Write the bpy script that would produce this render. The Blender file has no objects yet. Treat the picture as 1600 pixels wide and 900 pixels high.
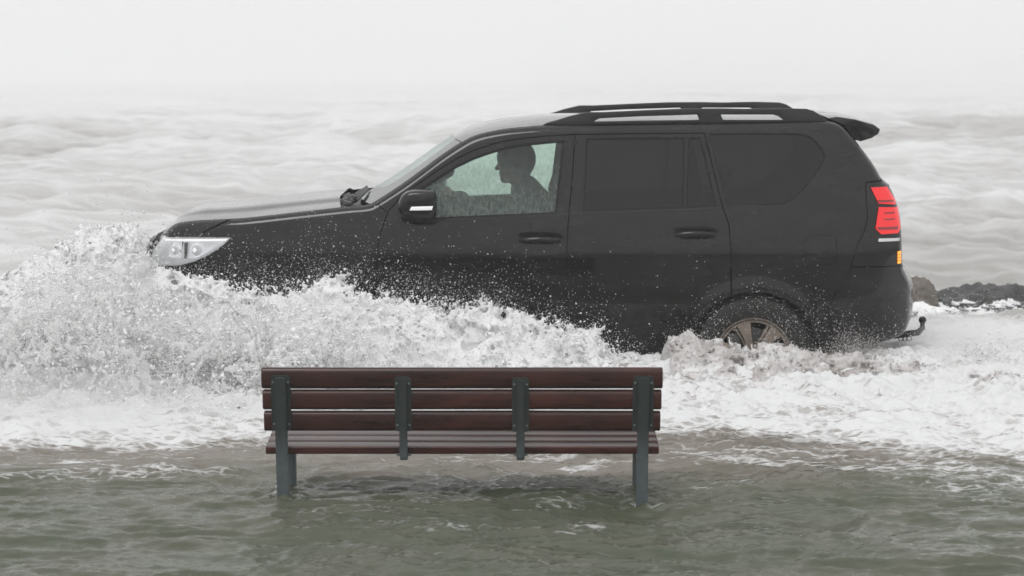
import bpy, bmesh, math, random
import numpy as np
from mathutils import Vector, Matrix, geometry

R = math.radians
random.seed(7); rng = np.random.default_rng(11)
scene = bpy.context.scene
COL = scene.collection

# ---------------------------------------------------------------- camera
F_PX, HORIZON, CAM_H = 3370.0, 120.0, 2.157       # focal length and horizon row in photo pixels, eye height in metres
PITCH = math.atan((450 - HORIZON) / F_PX)
cam_d = bpy.data.cameras.new('camera'); cam = bpy.data.objects.new('camera', cam_d); COL.objects.link(cam)
cam_d.sensor_width = 36; cam_d.lens = F_PX / 1600 * 36
cam_d.clip_start = .1; cam_d.clip_end = 6000
cam.location = (0, 0, CAM_H); cam.rotation_euler = (math.pi / 2 - PITCH, 0, 0)
cam_d.dof.use_dof = True; cam_d.dof.focus_distance = 11.7; cam_d.dof.aperture_fstop = 3.6
scene.camera = cam

# ---------------------------------------------------------------- sky, sun, exposure
SUN_EL, SUN_AZ = 56, 205
world = bpy.data.worlds.new('World'); scene.world = world; world.use_nodes = True
nt = world.node_tree; nt.nodes.clear()
wo = nt.nodes.new('ShaderNodeOutputWorld'); bg = nt.nodes.new('ShaderNodeBackground')
sky = nt.nodes.new('ShaderNodeTexSky'); sky.sky_type = 'NISHITA'; sky.sun_disc = False
sky.sun_elevation = R(SUN_EL); sky.sun_rotation = R(SUN_AZ); sky.dust_density = 6; sky.air_density = 1; sky.ozone_density = 1
hs = nt.nodes.new('ShaderNodeHueSaturation'); hs.inputs['Saturation'].default_value = .12
mx = nt.nodes.new('ShaderNodeMix'); mx.data_type = 'RGBA'; mx.inputs[0].default_value = .9   # the overcast deck
mx.inputs[7].default_value = (9.78, 9.78, 9.86, 1)
nt.links.new(sky.outputs[0], hs.inputs['Color']); nt.links.new(hs.outputs[0], mx.inputs[6])
nt.links.new(mx.outputs[2], bg.inputs[0]); bg.inputs[1].default_value = .1
nt.links.new(bg.outputs[0], wo.inputs[0])
sun_d = bpy.data.lights.new('sun', 'SUN'); sun = bpy.data.objects.new('sun', sun_d); COL.objects.link(sun)
sun_d.energy = 1.1; sun_d.angle = R(25); sun_d.color = (1, .985, .96)
sun.rotation_euler = Vector((math.sin(R(SUN_AZ)) * math.cos(R(SUN_EL)), math.cos(R(SUN_AZ)) * math.cos(R(SUN_EL)), math.sin(R(SUN_EL)))).to_track_quat('Z', 'Y').to_euler()
scene.view_settings.view_transform = 'Standard'; scene.view_settings.look = 'None'
scene.view_settings.exposure = 0.0; scene.view_settings.gamma = 1
scene.render.engine = 'CYCLES'
cy = scene.cycles; cy.max_bounces = 10; cy.transparent_max_bounces = 12; cy.volume_bounces = 4; cy.diffuse_bounces = 8; cy.glossy_bounces = 3
cy.transmission_bounces = 5; cy.use_denoising = True; cy.caustics_reflective = False; cy.caustics_refractive = False

# ---------------------------------------------------------------- helpers
def W(px, py, Y):
    """world (x, z) of a photo pixel on the upright plane at distance Y"""
    s, c = math.sin(PITCH), math.cos(PITCH)
    t = Y / ((450 - py) * s + F_PX * c)
    return (px - 800) * t, CAM_H + t * ((450 - py) * c - F_PX * s)

def mesh_np(name, v, f, mat=None, parent=None, smooth=True, normals=None):
    v = np.asarray(v, np.float32); me = bpy.data.meshes.new(name)
    if isinstance(f, np.ndarray):
        n, k = f.shape
        me.vertices.add(len(v)); me.vertices.foreach_set('co', v.ravel())
        me.loops.add(n * k); me.loops.foreach_set('vertex_index', f.astype(np.int32).ravel())
        me.polygons.add(n); me.polygons.foreach_set('loop_start', np.arange(0, n * k, k, dtype=np.int32))
        me.update(calc_edges=True)
    else:
        me.from_pydata([tuple(map(float, q)) for q in v], [], f); me.update()
    me.polygons.foreach_set('use_smooth', np.full(len(me.polygons), smooth))
    if normals is not None: me.normals_split_custom_set_from_vertices([tuple(q) for q in normals])
    if mat: me.materials.append(mat)
    o = bpy.data.objects.new(name, me); COL.objects.link(o)
    if parent: o.parent = parent
    return o

def bm_obj(name, bm, mat=None, parent=None, smooth=True, sharp=35):
    me = bpy.data.meshes.new(name); bm.normal_update(); bm.to_mesh(me); bm.free()
    me.polygons.foreach_set('use_smooth', [smooth] * len(me.polygons))
    if smooth: me.set_sharp_from_angle(angle=R(sharp))
    if mat: me.materials.append(mat)
    o = bpy.data.objects.new(name, me); COL.objects.link(o)
    if parent: o.parent = parent
    return o

def empty(name, loc, label, cat, group=None):
    o = bpy.data.objects.new(name, None); COL.objects.link(o); o.location = loc
    o['label'] = label; o['category'] = cat
    if group: o['group'] = group
    return o

def tag(o, label=None, cat=None, group=None, kind=None):
    for k, v in (('label', label), ('category', cat), ('group', group), ('kind', kind)):
        if v: o[k] = v
    return o

def add_box(bm, c, s, rot=None, bev=0, seg=2):
    r = bmesh.ops.create_cube(bm, size=1)
    vs = r['verts']; m = Matrix.Translation(c) @ (rot.to_4x4() if rot else Matrix()) @ Matrix.Diagonal((*s, 1))
    bmesh.ops.transform(bm, matrix=m, verts=vs)
    if bev:
        es = list({e for v in vs for e in v.link_edges})
        bmesh.ops.bevel(bm, geom=es, offset=bev, segments=seg, affect='EDGES', profile=.5)

def add_tube(bm, pts, r, n=10, cap=True):
    """tube through points; r a number or one radius per point"""
    pts = [Vector(p) for p in pts]; rs = r if hasattr(r, '__len__') else [r] * len(pts)
    rings = []; up = None
    for i, p in enumerate(pts):
        d = (pts[min(i + 1, len(pts) - 1)] - pts[max(i - 1, 0)]).normalized()
        if up is None: up = d.orthogonal().normalized()
        up = (up - d * up.dot(d)).normalized(); b = d.cross(up)
        rings.append([bm.verts.new(p + (up * math.cos(a) + b * math.sin(a)) * rs[i]) for a in (2 * math.pi * k / n for k in range(n))])
    for a, b in zip(rings, rings[1:]):
        for k in range(n): bm.faces.new((a[k], a[(k + 1) % n], b[(k + 1) % n], b[k]))
    if cap: bm.faces.new(rings[0][::-1]); bm.faces.new(rings[-1])

def add_prism(bm, poly, y0, y1, bev=0, seg=2):
    """poly of (x, z) pulled from y0 to y1"""
    a = [bm.verts.new((x, y0, z)) for x, z in poly]; b = [bm.verts.new((x, y1, z)) for x, z in poly]
    n = len(poly); fs = [bm.faces.new(a), bm.faces.new(b[::-1])]
    for i in range(n): fs.append(bm.faces.new((a[i], b[i], b[(i + 1) % n], a[(i + 1) % n])))
    bmesh.ops.recalc_face_normals(bm, faces=fs)
    if bev:
        bmesh.ops.bevel(bm, geom=[e for f in fs[:2] for e in f.edges], offset=bev, segments=seg, affect='EDGES', profile=.5)

def add_lathe(bm, prof, n=48, axis='y', mat_index=0):
    """prof of (radius, along); turned about the y axis"""
    rings = [[bm.verts.new((r * math.cos(2 * math.pi * k / n), t, r * math.sin(2 * math.pi * k / n))) for k in range(n)] for r, t in prof]
    for a, b in zip(rings, rings[1:]):
        for k in range(n): bm.faces.new((a[k], a[(k + 1) % n], b[(k + 1) % n], b[k]))

# gradient noise on numpy arrays
_perm = rng.permutation(256).astype(np.int32); _perm = np.concatenate([_perm, _perm, _perm])
_g3 = rng.normal(size=(256, 3)).astype(np.float32); _g3 /= np.linalg.norm(_g3, axis=1)[:, None]
def noise3(x, y, z, seed=0):
    x = x.astype(np.float32) + np.float32(seed * 17.3); y = y.astype(np.float32) + np.float32(seed * 5.1); z = z.astype(np.float32)
    xi, yi, zi = np.floor(x).astype(np.int32), np.floor(y).astype(np.int32), np.floor(z).astype(np.int32)
    xf, yf, zf = x - xi, y - yi, z - zi
    u, v, w = (t * t * t * (t * (t * 6 - 15) + 10) for t in (xf, yf, zf))
    xi &= 255; yi &= 255; zi &= 255; out = None
    for a in (0, 1):
        wa = u if a else 1 - u
        pa = _perm[xi + a]
        for b in (0, 1):
            wb = v if b else 1 - v
            pb = _perm[pa + yi + b]
            for c in (0, 1):
                h = _perm[pb + zi + c] & 255
                q = (_g3[h, 0] * (xf - a) + _g3[h, 1] * (yf - b) + _g3[h, 2] * (zf - c)) * (wa * wb * (w if c else 1 - w))
                out = q if out is None else out + q
    return out * 1.6
def fbm(x, y, z=None, oct=4, seed=0, gain=.5, ridge=False, lac=2.03):
    if z is None: z = np.zeros_like(x) + .37
    s, a, t = 0, 1., 0
    for i in range(oct):
        q = noise3(x, y, z, seed + i * 3)
        if ridge: q = 1 - 2 * np.abs(q)
        s = s + a * q; t += a; a *= gain; x = x * lac; y = y * lac; z = z * lac
    return s / t

def surface_nets(f, org, h):
    """closed surface of f > 0 on a grid; returns vertices and quads"""
    ins = f > 0
    nx, ny, nz = f.shape
    c = np.zeros((nx - 1, ny - 1, nz - 1), np.int8)
    for a in (0, 1):
        for b in (0, 1):
            for d in (0, 1): c += ins[a:nx - 1 + a, b:ny - 1 + b, d:nz - 1 + d]
    cell = (c > 0) & (c < 8)
    idx = np.full(cell.shape, -1, np.int32); ijk = np.argwhere(cell); idx[cell] = np.arange(len(ijk))
    i, j, k = ijk.T; acc = np.zeros((len(ijk), 3), np.float32); cnt = np.zeros(len(ijk), np.float32)
    for ax in range(3):
        o1, o2 = [q for q in range(3) if q != ax]
        for a in (0, 1):
            for b in (0, 1):
                off = [0, 0, 0]; off[o1] = a; off[o2] = b
                p = f[i + off[0], j + off[1], k + off[2]]
                off2 = list(off); off2[ax] = 1
                q = f[i + off2[0], j + off2[1], k + off2[2]]
                m = (p > 0) != (q > 0); t = np.where(m, p / np.where(m, p - q, 1), 0)
                pos = np.array(off, np.float32)[None] * np.ones((len(ijk), 1), np.float32); pos[:, ax] = t
                acc += pos * m[:, None]; cnt += m
    v = (ijk + acc / cnt[:, None]) * h + np.array(org)
    quads = []
    for ax in range(3):
        o1, o2 = [(1, 2), (2, 0), (0, 1)][ax]
        sl = [slice(1, -1)] * 3; sl[ax] = slice(0, -1)
        a = ins[tuple(sl)]; sl2 = [slice(1, -1)] * 3; sl2[ax] = slice(1, None); b = ins[tuple(sl2)]
        e = np.argwhere(a != b)
        if not len(e): continue
        base = e + 1; base[:, ax] -= 1
        fl = a[tuple(e.T)]
        def at(d1, d2):
            q = base.copy(); q[:, o1] -= d1; q[:, o2] -= d2
            return idx[tuple(q.T)]
        Q = np.stack([at(0, 0), at(1, 0), at(1, 1), at(0, 1)], 1)
        Q[~fl] = Q[~fl][:, ::-1]; quads.append(Q)
    q = np.concatenate(quads); q = q[(q >= 0).all(1)]
    return v, q

def spline(pts, step):
    """Catmull-Rom through rows of numbers; the first two columns are the position"""
    P = np.asarray(pts, float); out = []
    Q = np.vstack([2 * P[0] - P[1], P, 2 * P[-1] - P[-2]])
    for i in range(1, len(Q) - 2):
        n = max(1, int(round(np.linalg.norm(Q[i + 1, :2] - Q[i, :2]) / step)))
        t = np.arange(n)[:, None] / n
        p0, p1, p2, p3 = Q[i - 1], Q[i], Q[i + 1], Q[i + 2]
        out.append(.5 * ((2 * p1) + (p2 - p0) * t + (2 * p0 - 5 * p1 + 4 * p2 - p3) * t ** 2 + (3 * p1 - p0 - 3 * p2 + p3) * t ** 3))
    out.append(Q[-2][None]); return np.vstack(out)

def inside(pts, poly):
    x, y = pts[:, 0], pts[:, 1]; r = np.zeros(len(pts), bool); n = len(poly)
    for i in range(n):
        x1, y1 = poly[i]; x2, y2 = poly[(i + 1) % n]
        if y1 == y2: continue
        r ^= ((y1 > y) != (y2 > y)) & (x < (x2 - x1) * (y - y1) / (y2 - y1) + x1)
    return r
def seg_dist(pts, line, closed=False):
    a = np.asarray(line); b = np.roll(a, -1, 0) if closed else a[1:]; a = a if closed else a[:-1]
    best = np.full(len(pts), 1e9)
    for p, q in zip(a, b):
        d = q - p; l = (d @ d) or 1e-12
        t = np.clip(((pts - p) @ d) / l, 0, 1)
        best = np.minimum(best, np.hypot(*(pts - p - t[:, None] * d).T))
    return best

# ---------------------------------------------------------------- materials
def mat(name, base, rough=.5, metal=0, **kw):
    m = bpy.data.materials.new(name); m.use_nodes = True
    b = m.node_tree.nodes['Principled BSDF']
    b.inputs['Base Color'].default_value = (*base, 1); b.inputs['Roughness'].default_value = rough; b.inputs['Metallic'].default_value = metal
    for k, v in kw.items():
        b.inputs[k.replace('_', ' ')].default_value = (*v, 1) if isinstance(v, tuple) else v
    return m
class N:
    """short hand for a material's node tree"""
    def __init__(s, m): s.t = m.node_tree; s.b = s.t.nodes.get('Principled BSDF')
    def __call__(s, kind, ins=None, **kw):
        n = s.t.nodes.new('ShaderNode' + kind)
        for k, v in kw.items(): setattr(n, k, v)
        for k, v in (ins or {}).items():
            i = n.inputs[k]
            if hasattr(v, 'node'): s.t.links.new(v, i)
            else: i.default_value = v
        return n
    def link(s, a, b): s.t.links.new(a, b)
def noisy(m, scale=20, bump=.1, dist=.01, rvar=None, cvar=None, coord='Object', stretch=None, detail=5):
    n = N(m); tc = n('TexCoord').outputs[coord]
    if stretch: tc = n('Mapping', {'Vector': tc, 'Scale': stretch}).outputs[0]
    t = n('TexNoise', {'Vector': tc, 'Scale': scale, 'Detail': detail, 'Roughness': .6})
    if bump: n.link(n('Bump', {'Height': t.outputs[0], 'Strength': bump, 'Distance': dist}).outputs[0], n.b.inputs['Normal'])
    if rvar:
        r = n('MapRange', {'Value': t.outputs[0], 'From Min': .3, 'From Max': .7, 'To Min': rvar[0], 'To Max': rvar[1]}); n.link(r.outputs[0], n.b.inputs['Roughness'])
    if cvar:
        r = n('ValToRGB', {'Fac': t.outputs[0]}); r.color_ramp.elements[0].position = .3; r.color_ramp.elements[1].position = .7
        r.color_ramp.elements[0].color = (*cvar[0], 1); r.color_ramp.elements[1].color = (*cvar[1], 1); n.link(r.outputs[0], n.b.inputs['Base Color'])
    return m

def paint_material():
    m = mat('wet_black_paint', (.006, .006, .0065), .28, Coat_Weight=.7, Coat_Roughness=.05, Specular_IOR_Level=.12)
    n = N(m); tc = n('TexCoord').outputs['Object']
    # beads of water and a dried salt film
    v = n('TexVoronoi', {'Vector': tc, 'Scale': 90., 'Randomness': 1.}, distance='EUCLIDEAN')
    bead = n('MapRange', {'Value': v.outputs['Distance'], 'From Min': .12, 'From Max': .3, 'To Min': 1., 'To Max': 0.})
    v2 = n('TexNoise', {'Vector': tc, 'Scale': 260., 'Detail': 3.})
    h = n('Math', {0: bead.outputs[0], 1: v2.outputs[0]}, operation='MULTIPLY')
    bp = n('Bump', {'Height': h.outputs[0], 'Strength': .22, 'Distance': .002}); n.link(bp.outputs[0], n.b.inputs['Normal'])
    f = n('TexNoise', {'Vector': n('Mapping', {'Vector': tc, 'Scale': (1.2, 1, 3.5)}).outputs[0], 'Scale': 2.2, 'Detail': 7., 'Roughness': .65})
    r = n('MapRange', {'Value': f.outputs[0], 'From Min': .3, 'From Max': .7, 'To Min': .14, 'To Max': .36}); n.link(r.outputs[0], n.b.inputs['Roughness'])
    c = n('ValToRGB', {'Fac': f.outputs[0]}); c.color_ramp.elements[0].position = .35; c.color_ramp.elements[1].position = .75
    c.color_ramp.elements[0].color = (.002, .002, .0024, 1); c.color_ramp.elements[1].color = (.012, .012, .0125, 1); n.link(c.outputs[0], n.b.inputs['Base Color'])
    return m
M = {}
M['paint'] = paint_material()
M['trim'] = noisy(mat('black_plastic', (.012, .012, .013), .5), 60, .15, .002)
M['dark'] = mat('dark_gap', (.004, .004, .004), .8)
M['rubber'] = noisy(mat('tyre_rubber', (.014, .014, .014), .75), 80, .2, .003, cvar=((.01, .01, .01), (.022, .021, .02)))
M['rim'] = noisy(mat('dusty_alloy', (.27, .22, .185), .42, .35), 25, .1, .002, rvar=(.35, .6), cvar=((.22, .18, .15), (.33, .275, .235)))
M['steel'] = noisy(mat('worn_steel', (.12, .12, .12), .4, .9), 40, .1, .002)
M['chrome'] = mat('chrome', (.8, .8, .8), .12, 1.)
M['silver'] = noisy(mat('glowing_silver_reflector', (.9, .905, .915), .25, .0, Emission_Color=(1., 1., 1.), Emission_Strength=.16), 60, .3, .004)  # glow added to brighten the headlight bowl and projectors; mirror indicator shares it
M['fabric'] = noisy(mat('seat_fabric', (.018, .018, .02), .9), 120, .3, .003)
M['iron'] = mat('hitch_steel', (.01, .01, .011), .5, .3)
def glass(name, tint, refl=.1, haze=0., hz=(.5, .6, .55), spots=False):
    m = bpy.data.materials.new(name); m.use_nodes = True; n = N(m); n.t.nodes.clear()
    out = n('OutputMaterial'); tr = n('BsdfTransparent', {'Color': (*tint, 1)}); gl = n('BsdfGlossy', {'Roughness': .08})
    fr = n('LayerWeight', {'Blend': .25}); fc = n('MapRange', {'Value': fr.outputs['Fresnel'], 'To Min': refl * .4, 'To Max': min(1, refl * 8)})
    a = n('MixShader', {0: fc.outputs[0], 1: tr.outputs[0], 2: gl.outputs[0]})
    if haze:
        tc = n('TexCoord').outputs['Object']
        df = n('BsdfTranslucent', {'Color': (*hz, 1)}); d2 = n('BsdfDiffuse', {'Color': (*hz, 1)})
        dd = n('MixShader', {0: .4, 1: df.outputs[0], 2: d2.outputs[0]})
        # mist on the pane, thicker towards the sill, broken by running drops
        t = n('TexNoise', {'Vector': n('Mapping', {'Vector': tc, 'Scale': (1., 1., .45)}).outputs[0], 'Scale': 55., 'Detail': 5.})
        s = n('SeparateXYZ', {0: tc}); g = n('MapRange', {'Value': s.outputs[2], 'From Min': 1.25, 'From Max': 1.68, 'To Min': haze, 'To Max': haze * .25})
        q = n('MapRange', {'Value': t.outputs[0], 'From Min': .35, 'From Max': .7, 'To Min': .5, 'To Max': 1.5})
        k = n('Math', {0: g.outputs[0], 1: q.outputs[0]}, operation='MULTIPLY')
        a = n('MixShader', {0: k.outputs[0], 1: a.outputs[0], 2: dd.outputs[0]})
        v = n('TexVoronoi', {'Vector': tc, 'Scale': 75.}); w = n('MapRange', {'Value': v.outputs['Distance'], 'From Min': .1, 'From Max': .2, 'To Min': .55, 'To Max': 0.})
        big = n('TexNoise', {'Vector': tc, 'Scale': 7.}); w2 = n('MapRange', {'Value': big.outputs[0], 'From Min': .5, 'From Max': .62})
        w3 = n('Math', {0: w.outputs[0], 1: w2.outputs[0]}, operation='MULTIPLY')
        dk = n('BsdfDiffuse', {'Color': (.03, .04, .035, 1)})
        a = n('MixShader', {0: w3.outputs[0], 1: a.outputs[0], 2: dk.outputs[0]})
    n.link(a.outputs[0], out.inputs[0]); return m
M['glass'] = glass('green_window_glass', (.76, .885, .82), .08, .42)
M['shield'] = glass('windshield_glass', (.72, .86, .81), .07)
M['privacy'] = glass('privacy_glass', (.07, .075, .075), .08, .055, (.16, .16, .165))
def emit(name, col, e, rough=.25):
    return mat(name, tuple(c * .35 for c in col), rough, Emission_Color=col, Emission_Strength=e, Coat_Weight=.5)
M['red'] = emit('lit_red_lens', (.95, .012, .016), .62)
M['amber'] = emit('lit_amber_lens', (1., .33, .02), 1.6)
M['redlens'] = mat('dark_red_lens', (.25, .012, .015), .15, Coat_Weight=.6)
# ================================================================ the car
CAR_Y, HALF, ROLL = 13.6, .94, R(1.0)
car = empty('car', ((827 - 800) / 247.8, CAR_Y + HALF, HALF * math.tan(ROLL)),
            'wet black four wheel drive estate car ploughing through the flood behind the bench', 'car')
car.rotation_euler = (ROLL, 0, 0)
XC = car.location.x; ZC = car.location.z
# how far the side lies inside the widest point, by height
_zt = np.arange(0, 2.2, .005)
_vt = np.interp(_zt, [0, .2, .35, .5, .75, 1.04, 1.10, 1.2, 1.31, 1.36, 1.5, 1.65, 1.8, 1.95, 2.2],
                [.10, .08, .035, .012, 0, .005, .0105, .0235, .045, .058, .092, .128, .168, .21, .28])
_k = np.exp(-.5 * (np.arange(-24, 25) * .005 / .028) ** 2); _k /= _k.sum()
_vt = np.convolve(np.pad(_vt, 24, mode='edge'), _k, 'valid')
X_F0, X_R0 = (425 - 827) / 247.8, (1290 - 827) / 247.8
def g0(x, z):
    x = np.asarray(x, float); z = np.asarray(z, float)
    return np.interp(z, _zt, _vt) + .24 * np.clip((X_F0 - x) / .79, 0, 2) ** 2.3 + .20 * np.clip((x - X_R0) / .545, 0, 2) ** 2.6
def L(p, off=0.):
    """car-local (x, z) of a photo pixel lying on the near side"""
    z = 1.; x = 0.
    for _ in range(5):
        yl = -HALF + float(g0(x, z)) + off
        Yw = car.location.y + yl * math.cos(ROLL) - z * math.sin(ROLL)
        wx, wz = W(p[0], p[1], Yw)
        x = wx - XC; z = (wz - ZC - yl * math.sin(ROLL)) / math.cos(ROLL)
    return (x, z)
def LL(ps, off=0.): return [L(p, off) for p in ps]

RW, FW, ARCH = (1177, 557), (485, 557), 103
# the edge where the side turns into nose, hood, screen, roof and tail: photo pixel, forward bow, crown
T_KEYS = [(262, 590, .14, 0), (238, 565, .16, 0), (229, 520, .17, 0), (227, 480, .17, 0), (228, 440, .17, 0), (231, 407, .12, 0), (240, 386, .08, 0), (254, 368, .04, .01),
          (262, 358, .025, .02), (275, 350, .02, .028), (300, 346, .02, .032), (341, 344, .03, .03), (387, 341, .02, .034), (481, 330.5, .03, .03), (544, 323.5, .06, .02), (572, 321, .10, .008), (587, 315, .11, 0),
          (633, 285, .10, 0), (687, 245, .085, .004), (721, 222.5, .075, .012), (745, 211, .06, .024), (780, 203, .03, .035), (820, 198.5, .01, .04), (870, 195.5, 0, .045), (1000, 193, 0, .045), (1150, 191, 0, .042), (1260, 189, 0, .035),
          (1293, 189.5, -.01, .03), (1314, 196, -.03, .02), (1333, 214, -.05, .01), (1352, 238, -.06, 0), (1369, 262, -.06, 0), (1380, 281, -.06, 0), (1391, 292, -.06, 0), (1403, 318, -.06, 0), (1409, 345, -.06, 0), (1411, 380, -.06, 0),
          (1412, 415, -.07, 0), (1418, 429, -.08, 0), (1424, 447, -.09, 0), (1425, 470, -.09, 0), (1424, 495, -.09, 0), (1419, 513, -.08, 0), (1408, 526, -.06, 0), (1375, 537, -.05, 0)]
_tk = [(*L(k[:2]), k[2], k[3]) for k in T_KEYS]
T = spline(_tk, .014)
TXZ = T[:, :2]
def tix(p):
    q = np.array(L(p)); return int(np.argmin(np.hypot(*(TXZ - q).T)))
ER = .05
wheel_c = [L(RW), L(FW)]
dimples = []      # (x, z, half width, half height, depth)
def g(x, z):
    P = np.stack([x, z], 1); r = g0(x, z)
    d = seg_dist(P, TXZ); d = np.minimum(d, ER)
    r = r + ER - np.sqrt(np.maximum(ER ** 2 - (ER - d) ** 2, 0))
    for cx, cz in wheel_c:
        rho = np.hypot(x - cx, z - cz); r = r - .009 * np.exp(-((rho - .445) / .045) ** 2) * (z > .1)
    for cx, cz, a, b, dp in dimples:
        q = ((x - cx) / a) ** 2 + ((z - cz) / b) ** 2; r = r + dp * np.exp(-q ** 2)
    return r
def gn(x, z, s):
    e = .002; gx = (g(x + e, z) - g(x - e, z)) / (2 * e); gz = (g(x, z + e) - g(x, z - e)) / (2 * e)
    n = np.stack([gx, -np.ones_like(gx), gz], 1); n /= np.linalg.norm(n, axis=1)[:, None]
    if s > 0: n[:, 1] *= -1
    return n

def outline(spec):
    """pixels and ('T', a, b) runs along the edge curve -> points and a flag for those on the curve"""
    P, fl = [], []
    for s in spec:
        if s[0] == 'T':
            a, b = tix(s[1]), tix(s[2]); rngi = range(a, b + 1) if b >= a else range(a, b - 1, -1)
            for i in rngi: P.append(TXZ[i]); fl.append(True)
        elif s[0] == 'A':                                       # wheel arch, centre, from and to degrees
            c = L(s[1]); r = ARCH / 247.8; n = max(3, int(abs(s[3] - s[2]) / 5))
            for k in range(n + 1):
                a = R(s[2] + (s[3] - s[2]) * k / n); P.append((c[0] + r * math.cos(a), c[1] + r * math.sin(a))); fl.append(False)
        else: P.append(L(s)); fl.append(False)
    Q, gf = [], []
    for i in range(len(P)):
        a, b = np.array(P[i]), np.array(P[(i + 1) % len(P)]); d = np.linalg.norm(b - a)
        if d < 1e-4: continue
        n = max(1, int(math.ceil(d / .025))) if not (fl[i] and fl[(i + 1) % len(P)]) else 1
        for k in range(n): Q.append(a + (b - a) * k / n); gf.append(fl[i] and (k == 0))
    return np.array(Q), np.array(gf)
def area(P): x, y = P.T; return .5 * np.sum(x * np.roll(y, -1) - np.roll(x, -1) * y)
def offset_poly(P, d):
    if area(P) < 0: d = -d
    e1 = P - np.roll(P, 1, 0); e2 = np.roll(P, -1, 0) - P
    n = lambda e: np.stack([-e[:, 1], e[:, 0]], 1) / (np.linalg.norm(e, axis=1)[:, None] + 1e-9)
    m = n(e1) + n(e2); m /= np.maximum(np.linalg.norm(m, axis=1)[:, None], .3)
    return P + m * d

def side_panel(name, spec, material, parent, holes=(), off=0., gap=.003, step=.032, side=-1, flange=.014, rough_poly=None):
    if rough_poly is None: P, fl = outline(spec)
    else: P, fl = rough_poly, np.zeros(len(rough_poly), bool)
    if gap:
        P2 = offset_poly(P, gap); P2[fl] = P[fl]; P = P2
    H = [offset_poly(outline(h)[0], 0) for h in holes]
    x0, z0 = P.min(0); x1, z1 = P.max(0)
    gx, gz = np.meshgrid(np.arange(x0, x1, step), np.arange(z0, z1, step)); G = np.stack([gx.ravel(), gz.ravel()], 1)
    near = [G]
    # rings that follow the rounded edge
    for d in (.003, .007, .013, .021, .031, .043):
        nrm = offset_poly(np.vstack([TXZ, [[0, -1.]]]), 0)
        t = np.gradient(TXZ, axis=0); t /= np.linalg.norm(t, axis=1)[:, None]
        near.append((TXZ + np.stack([t[:, 1], -t[:, 0]], 1) * d)[(int(d * 1000) % 2)::(1 if d < .01 else 2)])
    G = np.vstack(near)
    dt = seg_dist(G, TXZ); isg = np.arange(len(G)) < len(near[0])
    keep = inside(G, P) & ~(isg & (dt < .05)); G, dt = G[keep], dt[keep]
    db = seg_dist(G, P, True)
    for h in H: db = np.minimum(db, seg_dist(G, h, True)); G_in = inside(G, h); db[G_in] = 0
    G = G[(db > step * .4) | ((dt < .05) & (db > .0015))]
    V = [Vector(p) for p in P]; E = [(i, (i + 1) % len(P)) for i in range(len(P))]
    for h in H:
        b = len(V); V += [Vector(p) for p in h]; E += [(b + i, b + (i + 1) % len(h)) for i in range(len(h))]
    V += [Vector(p) for p in G]
    vo, eo, fo, *_ = geometry.delaunay_2d_cdt(V, E, [], 0, 1e-6, False)
    vo = np.array([tuple(v) for v in vo]); fo = np.array([f for f in fo if len(f) == 3])
    c = vo[fo].mean(1); k = inside(c, P)
    for h in H: k &= ~inside(c, h)
    fo = fo[k]
    used = np.unique(fo); mp = np.full(len(vo), -1); mp[used] = np.arange(len(used)); vo = vo[used]; fo = mp[fo]
    y = -HALF + g(vo[:, 0], vo[:, 1]) + off; nr = gn(vo[:, 0], vo[:, 1], -1)
    v3 = np.stack([vo[:, 0], y, vo[:, 1]], 1)
    a2 = np.cross(v3[fo[:, 1]] - v3[fo[:, 0]], v3[fo[:, 2]] - v3[fo[:, 0]])[:, 1]
    fo[a2 > 0] = fo[a2 > 0][:, ::-1]
    faces = [tuple(map(int, f)) for f in fo]
    if flange:
        cnt = {}
        for f in faces:
            for i in range(3): cnt[(f[i], f[(i + 1) % 3])] = 1
        dT = seg_dist(vo, TXZ)
        bd = [(a, b) for a, b in cnt if (b, a) not in cnt and not (dT[a] < .0008 and dT[b] < .0008)]
        vv = sorted({i for e in bd for i in e}); base = len(v3); m1 = {i: base + n for n, i in enumerate(vv)}; m2 = {i: base + len(vv) + n for n, i in enumerate(vv)}
        A = v3[vv]; B = A.copy(); B[:, 1] += flange
        v3 = np.vstack([v3, A, B]); fn = np.zeros((len(vv), 3))
        for a, b in bd:
            faces.append((m1[b], m1[a], m2[a], m2[b])); e = v3[b] - v3[a]; q = np.cross(e, (0, 1, 0)); fn[m1[a] - base] += q; fn[m1[b] - base] += q
        fn /= np.linalg.norm(fn, axis=1)[:, None] + 1e-9; fn = -fn; fn[:, 1] -= .5; fn /= np.linalg.norm(fn, axis=1)[:, None]
        nr = np.vstack([nr, fn, fn])
    if side > 0: v3 = v3 * (1, -1, 1); nr = nr * (1, -1, 1); faces = [f[::-1] for f in faces]
    return mesh_np(name, v3, faces, material, parent, True, nr)

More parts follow.
